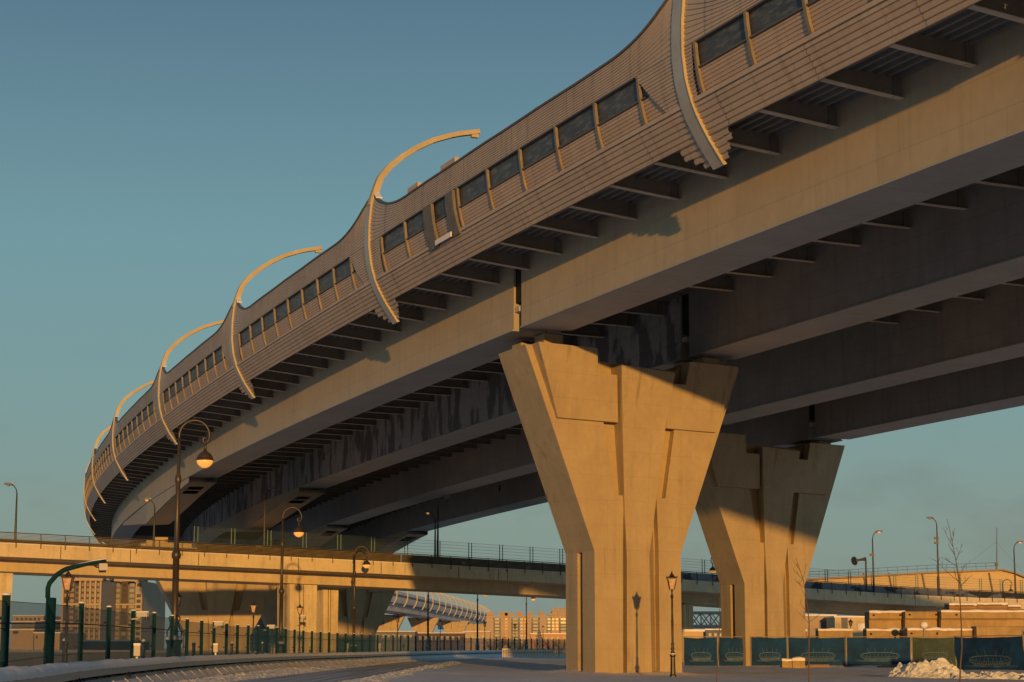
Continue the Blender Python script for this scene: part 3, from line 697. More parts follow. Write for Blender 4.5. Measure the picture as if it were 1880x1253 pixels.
def wire_screen(label, u0, u1, first, z0, z1):
    r = thing('wire_screen', label, 'screen', OA.P(ovs((u0 + u1) / 2), -.6, 0), 'clear wired screens on the overpass')
    q0, q1 = ovs(u0), ovs(u1); n = 0
    for q in srange(q0, q1, 3.55):
        for dq in (-.17, .17):
            mb = MB(); mb.bar(OA.P(q + dq, -.6, 0), OA.P(q + dq, -.6, z1), .075); obj('post', mb, 'screen_post', r)
    for z in np.linspace(z0, z1 - .05, 6):
        mb = MB(); mb.tube([OA.P(q, -.6, z) for q in srange(q0, q1, 3.55)], .010, 4); obj('wire', mb, 'rail', r)
    mb = MB(); sweep(mb, OA, srange(q0, q1, 3.55), [(-.59, .1), (-.59, z1 - .04), (-.61, z1 - .04), (-.61, .1)]); obj('clear_sheet', mb, 'clear', r)
    return r
wire_screen('clear wired screen with paired posts on the overpass left of the nearest pier', 365, 1245, 0, .85, 2.35)
wire_screen('clear wired screen with paired posts on the overpass right of the nearest pier', 1251, 2060, 0, .85, 2.3)

def column(label, u0, u1, t0, t1, top=-2.3, taper=.15):
    q0, q1 = ovs_t(u0, t0), ovs_t(u1, t0); P = OA.P; zb = OA.P(q0, t0, 0).z
    th = thing('overpass_pier', label, 'pier', P((q0 + q1) / 2, (t0 + t1) / 2, -zb), 'low overpass piers'); mb = MB()
    dn = lambda p, z: Vector((p.x, p.y, z))
    b = [P(q0 + taper, t0, 0), P(q1 - taper * .3, t0, 0), P(q1 - taper * .3, t1, 0), P(q0 + taper, t1, 0)]
    a = [P(q0, t0, top), P(q1, t0, top), P(q1, t1, top), P(q0, t1, top)]
    mb.hexa([dn(p, -.4) for p in b] + a); obj('shaft', mb, 'ov_con', th)
    for f in (.38, .52):
        g = MB(); qa = q0 + (q1 - q0) * f; g.hexa([dn(P(qa + x, t0 + y, 0), -.4) for x, y in ((-.025, .005), (.025, .005), (.025, -.05), (-.025, -.05))] + [P(qa + x - taper * .4, t0 + y, top) for x, y in ((-.025, .005), (.025, .005), (.025, -.05), (-.025, -.05))]); obj('groove', g, 'dark', th)
    return th
column('plain lit overpass column left of the third hooked lamp', 533, 583, -3.0, -5.4, -2.2)
column('narrow overpass column right behind the plain lit one', 594, 622, -7.5, -9.0)
column('overpass pier cut by the left edge of the picture', -90, 26, -2.0, -4.0, taper=.8)
column('overpass column in shade between the two big viaduct piers', 1254, 1272, -3.0, -5.0)
column('overpass column at far right behind the stacked concrete', 1640, 1690, -2.0, -4.0)

# ------------------------------------------------------------------ ground, road, banks
BU = [(-40, 34.0), (60, 41.0), (245, 68.0), (393, 100.0), (491, 127.0), (560, 148.0), (650, 172.0), (774, 240.0), (900, 325.0), (1040, 375.0), (1180, 415)]
bpath = []
for u in np.arange(-40, 1181, 4.0):
    y = float(np.interp(u, [a for a, b in BU], [b for a, b in BU])); bpath.append((u, xat(u, y, .8), y))
# smooth the barrier path in plan
bx = np.array([a[1] for a in bpath]); by = np.array([a[2] for a in bpath])
for _ in range(60):
    bx[1:-1] = (bx[:-2] + 2 * bx[1:-1] + bx[2:]) / 4; by[1:-1] = (by[:-2] + 2 * by[1:-1] + by[2:]) / 4
bS = np.concatenate([[0], np.cumsum(np.hypot(np.diff(bx), np.diff(by)))])
bp0 = np.arctan2(np.gradient(bx, bS), np.gradient(by, bS))
BA = Axis(bS, bx, by, np.zeros(len(bS)), bp0)
def roadx(y): return float(np.interp(y, [-60, 40, 84, 150, 200, 240, 290, 340, 380, 430], [-9.0, -9.2, -9.0, -8.6, -8.2, -6.5, -2.2, 4.5, 12.5, 26]))
def bxat0(y): return float(np.interp(y, by, bx)) - .3
def gh(x, y):
    """ground height"""
    if y < 20 or y > 420 or abs(x) > 120: return 0.0
    r = x - roadx(y); h = 0.0
    hw = 2.7
    if abs(r) < hw: return -0.16
    dx, dy_ = x - 4.0, y - 97.0; q_ = (dy_ * .809 - dx * .588) / (.932 * .809 + .363 * .588); k_ = (dx + .363 * q_) / .809
    if -1.2 < q_ < 5 and -1.2 < k_ < 6.7: h += .16 * max(0, .6 + noise.noise((x * .9, y * .9, 21))) * min(1, (1.2 + min(q_, k_, 5.5 - k_)) / 1.2 if min(q_, k_, 5.5 - k_) < 0 else 1)
    if r < 0 and y < 216 and x > bxat0(y): return -.22
    if abs(r) < hw + 1.4:
        k = (abs(r) - hw) / 1.4; h = -0.16 + .22 * math.sin(min(1, k) * math.pi / 2)
        h += .07 * noise.noise((x * 1.3, y * .8, 1)) + .05 * noise.noise((x * 3.1, y * 2.2, 5))
        return h
    h += .06
    n = noise.noise((x * .08, y * .035, 2)) * .16 + noise.noise((x * .3, y * .16, 9)) * .07 + noise.noise((x * .9, y * .35, 12)) * .02
    if r < 0 and y < 216 and x > bxat0(y): return -.22
    if r < 0:
        n += 0 * noise.noise((x * 1.1, y * .6, 4)) + .06 * noise.noise((x * 2.9, y * 1.7, 7)) - .04
        h = .02
    return h + n - .03
g = MB()
def grid(xs, ys):
    vs = [(x, y, gh(x, y)) for y in ys for x in xs]; n = len(xs)
    g.add(vs, [(j * n + i, j * n + i + 1, (j + 1) * n + i + 1, (j + 1) * n + i) for j in range(len(ys) - 1) for i in range(n - 1)])
fx = sorted(set([-6000, -2500, -900, -400, -200, -120] + [-90, -70, -55, -45, -38] + list(np.arange(-33, 34, .55)) + [36, 40, 46, 55, 70, 90, 120, 200, 400, 900, 2500, 6000]))
fy = [-600, -200, -60, 0, 20, 35] + list(np.arange(45, 160, .8)) + list(np.arange(160, 300, 2.0)) + list(np.arange(300, 421, 5.0)) + [440, 500, 700, 1000, 1600, 3000, 7000]
grid(fx, fy); struct('ground', g, 'snow', True)
def bxat(y): return float(np.interp(y, by, bx))
def bank(side, y0, y1, dy, n):
    m = MB(); rows = []
    for y in np.arange(y0, y1, dy):
        c = roadx(y)
        if side < 0: xa, xb = bxat(y) + .62, c - 2.35
        else: xa, xb = c + 4.6, c + 2.35
        if side < 0 and xb - xa < .6: xb = xa + .6
        row = []
        for k in range(n + 1):
            f = k / n; x = xa + (xb - xa) * f
            base = (-.16 + .16 * math.sin(math.pi * min(1, f * 1.02))) if side < 0 else (.0 + .10 * math.sin(math.pi * f)) - .20 * f ** 3
            l_ = .10 * noise.noise((x * 1.4, y * .9, 3)) + .075 * abs(noise.noise((x * 3.6, y * 2.6, 5))) + .05 * noise.noise((x * 8, y * 6, 1))
            row.append((x, y, base + l_ * min(1, 6 * f + .15) * min(1, 6 * (1 - f) + .2)))
        rows.append(row)
    m.sheet(rows if side > 0 else [list(reversed(r)) for r in rows]); return m
for side, y0, y1, dy, n in ((-1, 45, 130, .22, 34), (-1, 130, 215, .4, 26), (1, 60, 130, .22, 22), (1, 130, 215, .4, 16)):
    struct('snow_bank', bank(side, y0, y1, dy, n), 'snow_bank')
rd = MB(); rows, uvs = [], []
for y in list(np.arange(-40, 200, 4.0)) + list(np.arange(200, 431, 3.0)):
    c = roadx(y); row = [(c + k * 2.66 / 5, y, -.13 + .02 * noise.noise((k * .8, y * .05, 0))) for k in range(-5, 6)]; rows.append(row); uvs.append([(k * .53, y) for k in range(-5, 6)])
rd.sheet([list(reversed(r)) for r in rows], [list(reversed(u)) for u in uvs]); struct('road', rd, 'road', True)

# ------------------------------------------------------------------ road barrier with snow
cb = thing('road_barrier', 'long curving steel road barrier capped with snow, in front of the green fence', 'road barrier', BA.P(40, 0, 0))
bs = [q for q in srange(0, bS[-1] * .86, 1.0)]
def capf(q):
    n = .03 * noise.noise((q * .6, 1, 0)) + .03 * noise.noise((q * .2, 4, 0)); w = .02 * noise.noise((q * 1.7, 3, 1))
    k = .5 + .5 * math.cos(q * 2 * math.pi / 3.5); dip = -.05 * max(0, k - .93) / .07
    return [(.22, .66 + w), (.235, .76 + w), (.17, .86 + n + dip), (0, .90 + n + dip), (-.16, .86 + n), (-.2, .7)]
dens = srange(0, 120, .25) + srange(120, bS[-1] * .86, 1.0)[1:]
m = MB(); sweep(m, BA, dens, capf); obj('snow_cap', m, 'snow_cap', cb, smooth=True)
m = MB(); sweep(m, BA, bs, [(.19, .47), (.19, .68), (-.16, .70), (-.16, .47)], closed=True, cap=True); obj('top_rail', m, 'galv', cb)
m = MB(); sweep(m, BA, bs, [(.25, .24), (.18, .38), (.05, .42), (.05, .24)], closed=True, cap=True); obj('lower_rail', m, 'lowrail', cb)
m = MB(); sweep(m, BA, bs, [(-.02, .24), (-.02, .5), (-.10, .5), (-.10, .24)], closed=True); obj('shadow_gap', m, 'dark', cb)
def slabf(q):
    n = .025 * noise.noise((q * .9, 2, 2)); c = .06 * abs(math.sin((q - 2) * math.pi / 3.5))
    return [(.17, .28), (.26, .26 + n * .3), (.42, .12 + n), (.57 + c * .6, -.02 + n - c * .4), (.52 + c * .5, -.07 + n - c * .4), (.45, -.22)]
m = MB(); sweep(m, BA, dens, slabf); obj('foot_slab', m, 'slab', cb)
nq = 0
for q in np.arange(2, bS[-1] * .86, 3.5):
    if nq >= 99: break
    nq += 1
    m = MB(); rows = [[BA.P(q + d, t, z) for d, t, z in ((-.02, a, b), (.02, a, b), (.02, a - .015, b - .02), (-.02, a - .015, b - .02))] for a, b in ((.22, .31), (.44, .11), (.60, -.06), (.80, -.12), (1.05, -.135))]
    m.sheet(rows, None, True); m.add(rows[-1], [(0, 1, 2, 3)]); o = obj('foot_bracket', m, 'slab', cb)
    m = MB(); m.hexa([BA.P(q + d, t, z) for z in (.40, .50) for d, t in ((-.12, .0), (.12, .0), (.12, .17), (-.12, .17))]); obj('clamp', m, 'dark', o)
for q in (9, 17, 31, 44, 60, 83):
    m = MB(); m.tube([BA.P(q - .45, .2, .46), BA.P(q - .3, .26, .36), BA.P(q, .28, .31), BA.P(q + .3, .26, .38), BA.P(q + .42, .2, .48)], .022, 6); obj('cable', m, 'black_iron', cb)

# ------------------------------------------------------------------ green mesh fence
FU = [-20, 12, 95, 150, 200.5, 245, 283.4, 316.5, 344, 370.6, 393.4, 416.2, 436.4, 456, 474.3, 491.7]
d = 16.6
while FU[-1] < 1075:
    FU.append(FU[-1] + d); d = max(10.0, d - .18)
FV = [(-20, 1090), (12, 1093), (95, 1101), (150, 1108), (200.5, 1115), (245, 1121.6), (283, 1126), (316, 1131), (344, 1137), (393, 1142), (436, 1147.5), (491, 1150.5), (560, 1158), (650, 1164), (774, 1168), (900, 1172), (1080, 1174)]
FD = [(-20, 37), (12, 40), (95, 51), (150, 60), (245, 74), (283, 81), (393, 104), (491, 130), (560, 151), (650, 175), (774, 245), (900, 330), (1080, 395)]
gf = thing('mesh_fence', 'tall green wire mesh fence on thick posts behind the road barrier', 'fence', (-20, 120, 0))
prev = None
def frame_xy(u, top): 
    y = float(np.interp(u, [a for a, b in FD], [b for a, b in FD])); v = float(np.interp(u, [a for a, b in FV], [b for a, b in FV])); z = zat(v, y); return Vector((xat(u, y, z), y, z))
for i, u in enumerate(FU):
    p = frame_xy(u, 0); w = .16
    if i < 99:
        m = MB(); m.box((p.x, p.y, p.z / 2 - .1), w, w, p.z + .2, R(12)); o = obj('post', m, 'green_metal', gf)
        if u < 1000:
            s = MB(); s.lathe([(w * .58, 0), (w * .6, .02), (w * .4, .045), (.01, .055)], (p.x, p.y, p.z), 8); obj('snow_top', s, 'snow_cap', o)
        if u < 600:
            for zz in (.25, .5, .8):
                s = MB(); s.box((p.x - .12, p.y - .05, p.z * zz), .08, .06, .06); obj('clip', s, 'dark', o)
    if prev is not None and (p - prev).length < 60:
        m = MB(); a, b = prev.copy(), p.copy(); a.z -= .12; b.z -= .12
        m.add([Vector((a.x, a.y, .1)), Vector((b.x, b.y, .1)), b, a], [(0, 1, 2, 3)])
        if i < 99: o = obj('mesh_panel', m, 'mesh', gf)
        t = MB()
        for fz in (.12, .42, .74, 1.0): t.bar((a.x, a.y, .1 + (a.z - .1) * fz), (b.x, b.y, .1 + (b.z - .1) * fz), .012)
        t.bar((a.x, a.y, a.z * .80), (b.x, b.y, b.z * .80), .02, .03)
        obj('crossbar', t, 'green_metal', o)
    prev = p
# cranked camera mast by the fence
p = frame_xy(88, 0); b = Vector((xat(86, 50, 0), 50, 0))
cm = thing('camera_mast', 'green cranked mast with a white box at its tip, nearest the left edge', 'camera mast', b)
zb = zat(1098, 50); m = MB(); m.tube([b + Vector((0, 0, -.2)), b + Vector((.02, 0, zb))], .13, 10); obj('lower_pole', m, 'green_metal', cm, True)
pts = [(87.5, 1098), (88, 1080), (91, 1071), (104, 1056), (116, 1048), (124, 1044.5), (150, 1038), (172, 1033), (195, 1029.5)]
m = MB(); m.tube([at(u, v, 50) for u, v in pts], [.062] * 6 + [.055, .048, .042], 8); obj('cranked_arm', m, 'green_metal', cm, True)
m = MB(); m.tube([at(u, v - 2.2, 50) for u, v in pts[3:]], [.03] * 6, 6); obj('snow_line', m, 'snow_cap', cm, True)
m = MB(); q = at(189, 1041.5, 50); m.box(q, .20, .26, .17, .3); o = obj('white_box', m, 'white_box', cm)
m = MB(); m.tube([at(173, 1038, 50), at(177, 1042, 50), at(182, 1042, 50)], .018, 5); obj('cable', m, 'black_iron', cm)
m = MB(); m.box(q + Vector((0, -.05, -.11)), .16, .1, .05); obj('lens', m, 'dark', o)

def cctv(label, u, v, y, s=1.0):
    c = at(u, v, y); t = thing('surveillance_camera', label, 'security camera', c, 'cameras on the fence posts')
    m = MB(); m.tube([c + Vector((-.42 * s, 0, -.16 * s)), c + Vector((-.2 * s, 0, -.15 * s)), c + Vector((-.05 * s, 0, -.05 * s))], .025 * s, 6); obj('arm', m, 'white_box', t)
    m = MB(); m.box(c, .42 * s, .16 * s, .15 * s, -.25); o = obj('housing', m, 'white_box', t)
    m = MB(); m.hexa([c + Vector(p) * s for p in ((-.24, -.1, .08), (.24, -.1, .08), (.24, .1, .08), (-.24, .1, .08), (-.2, -.06, .13), (.2, -.06, .13), (.2, .06, .13), (-.2, .06, .13))]); obj('snow_hood', m, 'snow_cap', o)
    m = MB(); m.lathe([(.06 * s, 0), (.06 * s, .12 * s), (.03 * s, .14 * s)], c + Vector((.17 * s, -.06, -.2 * s)), 8); obj('dome', m, 'black_iron', o)
cctv('white camera on a fence post just left of the tallest hooked lamp', 262, 1129, 73.5)
cctv('white camera on a fence post right of the tallest hooked lamp', 402, 1146, 104, 1.1)
cctv('small white camera on a fence post below the middle hooked lamp', 498, 1152, 143, 1.3)
cctv('white camera arm in front of the plain lit overpass column', 556, 1133, 175, 1.2)
for i, (u, v, y, lb) in enumerate(((252, 1195, 66, 'white cabinet on the barrier, nearest the left edge'), (396, 1191, 98, 'white cabinet on the barrier right of the tallest hooked lamp'), (494, 1190, 136, 'white cabinet on the barrier below the middle hooked lamp'), (571, 1188.5, 174, 'white cabinet in front of the plain lit column'), (637.5, 1187.5, 205, 'white cabinet just left of the third hooked lamp'), (697, 1187, 236, 'white cabinet in front of the first distant lit pier'), (741, 1186.5, 255, 'white cabinet between the distant lit piers'), (848, 1187, 302, 'small white cabinet in front of the last distant lit pier'), (898, 1187, 322, 'small white cabinet at the end of the distant viaduct'))):
    y += 4; c = at(u, v, y); s = .24 if y < 120 else .30
    t = thing('signal_cabinet', lb, 'cabinet', (c.x, c.y, c.z - .3), 'white cabinets on the barrier')
    m = MB(); m.box(c, s * .9, s * .7, s * 1.5); obj('case', m, 'white_box', t); m = MB(); m.box(c + Vector((0, 0, s * .9)), s * .98, s * .78, .08); obj('snow_lid', m, 'snow_cap', t)
    m = MB(); m.box(c - Vector((0, 0, s * .85 + .25)), .08, .08, .5); obj('stem', m, 'galv', t)
for u, v, y, lb in ((263.5, 1174, 84, 'thin black bollard left of the tallest hooked lamp'), (356, 1177, 104, 'thin black bollard right of the tallest hooked lamp'), (426, 1178.5, 128, 'thin black bollard left of the shaded lantern'), (482, 1179, 148, 'thin black bollard right of the shaded lantern'), (120, 1172, 68, 'thin black bollard beside the left lantern')):
    c = at(u, v, y); t = thing('bollard', lb, 'bollard', (c.x, c.y, 0), 'black bollards behind the fence')
    m = MB(); m.lathe([(.09, -.1), (.09, c.z - .25), (.12, c.z - .2), (.08, c.z - .1)], (c.x, c.y, 0), 8); obj('shaft', m, 'black_iron', t); m = MB(); m.lathe([(.08, c.z - .1), (.09, c.z - .04), (.02, c.z + .02)], (c.x, c.y, 0), 8); obj('snow_top', m, 'snow_cap', t)

# ------------------------------------------------------------------ hooked street lamps
def hooked(label, loc):
    t = thing('hooked_lamp', label, 'street lamp', loc, 'hooked globe lamps')
    m = MB(); m.lathe([(.42, -.3), (.42, .35), (.36, .45), (.33, 1.4), (.38, 1.5), (.40, 1.62)], loc, 8); obj('pedestal', m, 'black_iron', t)
    m = MB(); m.lathe([(.38, 1.62), (.36, 1.72), (.16, 1.82)], loc, 8); obj('pedestal_snow', m, 'snow_cap', t)
    m = MB()
    for k in range(4):
        a = k * math.pi / 2 + .6; c, s = math.cos(a), math.sin(a); L_ = Vector(loc)
        m.tube([L_ + Vector((c * r, s * r, z)) for r, z in ((.34, 1.75), (.36, 2.0), (.24, 2.15), (.2, 2.4), (.28, 2.6), (.16, 2.75))], .035, 5)
    obj('scrolls', m, 'black_iron', t)
    m = MB(); m.lathe([(.17, 1.6), (.15, 2.6), (.15, 5.3), (.2, 5.32), (.22, 5.5), (.18, 5.62), (.12, 5.7), (.105, 8.75), (.14, 8.8), (.16, 8.95), (.13, 9.12), (.085, 9.2), (.07, 10.9)], loc, 10); obj('pole', m, 'bronze', t, True)
    L_ = Vector(loc); m = MB()
    pts = [(.0, 10.8), (.0, 10.95)] + [(.70 - .70 * math.cos(a), 10.98 + .72 * math.sin(a)) for a in np.linspace(.15, math.pi * .98, 16)] + [(1.39, 10.85), (1.33, 10.7), (1.22, 10.64), (1.12, 10.7), (1.1, 10.82), (1.18, 10.9), (1.26, 10.85)]
    m.tube([L_ + Vector((x, 0, z)) for x, z in pts], [.065] * 10 + [.055] * (len(pts) - 10), 7)
    m.lathe([(.02, 0), (.03, .08), (.0, .16)], L_ + Vector((.70, 0, 11.74)), 6)
    obj('hook', m, 'bronze', t, True)
    m = MB(); m.tube([L_ + Vector((1.22, 0, 10.64)), L_ + Vector((1.21, 0, 10.28))], [.05, .075], 8)
    m.lathe([(.02, .52), (.08, .48), (.10, .40), (.20, .34), (.31, .24), (.37, .12), (.385, .03), (.43, .02), (.43, -.03)], L_ + Vector((1.21, 0, 9.86)), 16); h = obj('hood', m, 'bronze', t, True)
    m = MB(); m.lathe([(.385, -.02), (.375, -.10), (.32, -.22), (.21, -.32), (.10, -.37), (.01, -.385)], L_ + Vector((1.21, 0, 9.86)), 16); obj('globe', m, 'lampglow', t, True)
    return t
HK = hooked('tallest hooked lamp, rising in front of the ribbed noise barrier at left', Vector((xat(318, 92, 0), 92, 0)))
def gx(u, y): return Vector((xat(u, y, 0), y, 0))
def fy_(u): return float(np.interp(u, [a for a, b in FD], [b for a, b in FD]))
for u, v, y, lb, rz in ((514.5, 931, 142, 'second tallest hooked lamp, its globe in front of the shaded haunches', 0), (649, 1003, 178.5, 'third hooked lamp, throwing its shadow on the overpass', 0),
                 (785.5, 1060, 262, 'hooked lamp pole seen under the overpass beside a pink lantern', 0), (876.5, 1070, 322, 'hooked lamp pole seen under the overpass at the end of the distant viaduct', 0), (966.5, 1080, 365, 'hooked lamp pole seen under the overpass in front of the far apartments', 0),
                 (1331, 1017, 225, 'hooked lamp whose globe hangs left of the second pier', math.pi), (1846, 1064, 300, 'hooked lamp behind the railing in front of the hall', 0)):
    dup(HK, gx(u, y), rz, lb, None, zat(v, y) / 11.74)

# ------------------------------------------------------------------ lantern posts
def lantern(label, loc):
    t = thing('lantern_post', label, 'street lamp', loc, 'cast iron lantern posts'); L_ = Vector(loc)
    m = MB(); m.lathe([(.16, -.2), (.16, .05), (.12, .1), (.105, .85), (.135, .9), (.135, .97)], loc, 8); p = obj('pedestal', m, 'black_iron', t)
    m = MB(); m.lathe([(.135, .97), (.12, 1.0), (.08, 1.02)], loc, 8); obj('snow', m, 'snow_cap', p)
    m = MB(); m.lathe([(.08, .97), (.095, 1.06), (.06, 1.12), (.085, 1.2), (.06, 1.32), (.075, 1.42), (.05, 1.5), (.055, 2.4), (.066, 2.43), (.05, 2.46), (.04, 3.42), (.07, 3.45), (.07, 3.55), (.035, 3.6), (.03, 3.68), (.06, 3.76), (.02, 3.8)], loc, 10); obj('shaft', m, 'black_iron', t, True)
    g = MB(); b, tp = .10, .185
    g.hexa([L_ + Vector((x * b, y * b, 3.84)) for x, y in ((-1, -1), (1, -1), (1, 1), (-1, 1))] + [L_ + Vector((x * tp, y * tp, 4.28)) for x, y in ((-1, -1), (1, -1), (1, 1), (-1, 1))]); obj('lamp_glass', g, 'lampglow_dim', t)
    f = MB()
    for x, y in ((-1, -1), (1, -1), (1, 1), (-1, 1)): f.bar(L_ + Vector((x * b, y * b, 3.82)), L_ + Vector((x * tp, y * tp, 4.29)), .028)
    f.box(L_ + Vector((0, 0, 3.82)), .24, .24, .05); f.box(L_ + Vector((0, 0, 4.30)), .44, .44, .05)
    for k in range(8):
        a = k * math.pi / 4 + math.pi / 8; f.lathe([(.035, 0), (.03, .05), (.0, .1)], L_ + Vector((.235 * math.cos(a), .235 * math.sin(a), 4.31)), 5)
    f.lathe([(.22, 4.32), (.17, 4.38), (.11, 4.41), (.1, 4.46), (.06, 4.5), (.03, 4.54), (.025, 4.56), (.035, 4.59), (.0, 4.64)], loc, 10); obj('lantern_frame', f, 'black_iron', t)
    return t
LN = lantern('cast iron lantern standing close before the nearest pier, casting its shadow on it', Vector((7.10, 89.05, 0)))
for u, v, y, lb in ((118, 1045, 0, 'lantern before the brown apartment tower at left, its glass glowing orange'), (323, 1085, 0, 'lantern half hidden behind the tallest hooked lamp'), (463.5, 1103, 0, 'lantern in front of the dark two-slotted pier'),
                 (549, 1108, 0, 'lantern standing in front of the plain lit overpass column'), (729.5, 1128, 0, 'dark lantern in front of the first distant lit pier'), (808, 1137, 0, 'lantern with pink glass beside a tall lamp pole under the overpass'),
                 (890, 1140, 0, 'dark lantern at the end of the distant viaduct'), (945.5, 1144, 0, 'dark lantern in front of the far apartment block'), (997, 1148, 0, 'dark lantern beside the snowy fir'), (1563.5, 1136, 215, 'dark lantern before the pale low building at right')):
    y = y or fy_(u) + 5; dup(LN, gx(u, y), 0, lb, None, zat(v, y) / 4.64)

# ------------------------------------------------------------------ modern lamps on the overpass
def modern(label, u, vt, t0, rz, glow=True, extra=None, group='road lamps on the overpass'):
    b = ovz(u, t0, 0); ztop = zat(vt, b.y); h = ztop - b.z
    t = thing('road_lamp', label, 'street lamp', b, group)
    m = MB(); m.lathe([(.13, -.2), (.12, .4), (.085, h * .6), (.06, h - .8)], b, 8); obj('pole', m, 'rail', t, True)
    d = Vector((math.cos(rz), math.sin(rz) * .3, 0)); e = b + Vector((0, 0, h - .8))
    m = MB(); m.tube([e, e + Vector((0, 0, .35)) + d * .08, e + Vector((0, 0, .65)) + d * .3, e + Vector((0, 0, .78)) + d * .6], .05, 7); obj('arm', m, 'rail', t, True)
    c = e + Vector((0, 0, .80)) + d * .75; m = MB()
    sc = [(-.4, .05, .10), (-.2, .13, .13), (.15, .17, .12), (.38, .10, .07)]
    rows = [[c + d * x + Vector((0, y * w, z)) for y, z in ((-1, -.03), (-.6, hh), (.6, hh), (1, -.03), (.6, -.06), (-.6, -.06))] for x, w, hh in sc]
    m.sheet(rows, None, True); m.add(rows[0], [tuple(range(6))]); m.add(rows[-1], [tuple(range(5, -1, -1))]); hd = obj('lamp_head', m, 'galv', t)
    m = MB(); m.lathe([(.16, -.05), (.15, -.12), (.08, -.18), (.01, -.2)], c, 8); obj('lens', m, 'lampglow' if glow else 'galv', hd)
    if extra:
        for f in extra:
            q = b + Vector((-.12, -.1, h * f)); m = MB(); m.box(q, .5, .2, .22); m.box(q + Vector((.1, 0, .2)), .2, .2, .14); obj('sensor_box', m, 'rail', t)
    return t
modern('road lamp at the far left standing alone against the sky', 27, 889, -11.5, math.pi, False)
modern('road lamp with orange glow before the first haunch of the viaduct', 281.5, 917, -11, math.pi)
modern('pale road lamp between the first two hooked lamps', 484.5, 898, -.25, 0, False)
modern('road lamp with a bright orange glow under the last girder', 798.5, 941, -11.2, math.pi)
modern('taller road lamp standing beside the orange glowing one', 803.5, 912, -.3, 0, False)
modern('road lamp with a sensor box, first to the right of the second pier', 1604.5, 976, -.3, 0, True, (.62,))
modern('tallest road lamp at right with two camera boxes on its pole', 1724, 951, -.3, math.pi, False, (.74, .68))
modern('road lamp at the right edge of the picture above the hall roof', 1865, 995, -.3, 0, True)
b = ovz(1591, -.3, 0); t = thing('horn_speaker_mast', 'short mast with a round horn pointing left above the right railing', 'mast', b)
h = zat(1025, b.y) - b.z; m = MB(); m.tube([b, b + Vector((0, 0, h))], .09, 8); obj('pole', m, 'rail', t)
m = MB(); tip = b + Vector((0, 0, h - .1)); m.tube([tip, tip + Vector((-.55, -.1, -.08)), tip + Vector((-.95, -.15, -.14)), tip + Vector((-1.15, -.2, -.2))], [.22, .12, .12, .10], 8); obj('arm', m, 'rail', t)
c = tip + Vector((-1.2, -.2, -.2)); m = MB(); m.tube([c + Vector((.12, .05, .02)), c + Vector((-.06, -.05, -.02)), c + Vector((-.14, -.1, -.04))], [.18, .5, .46], 14); obj('horn', m, 'rail', t)

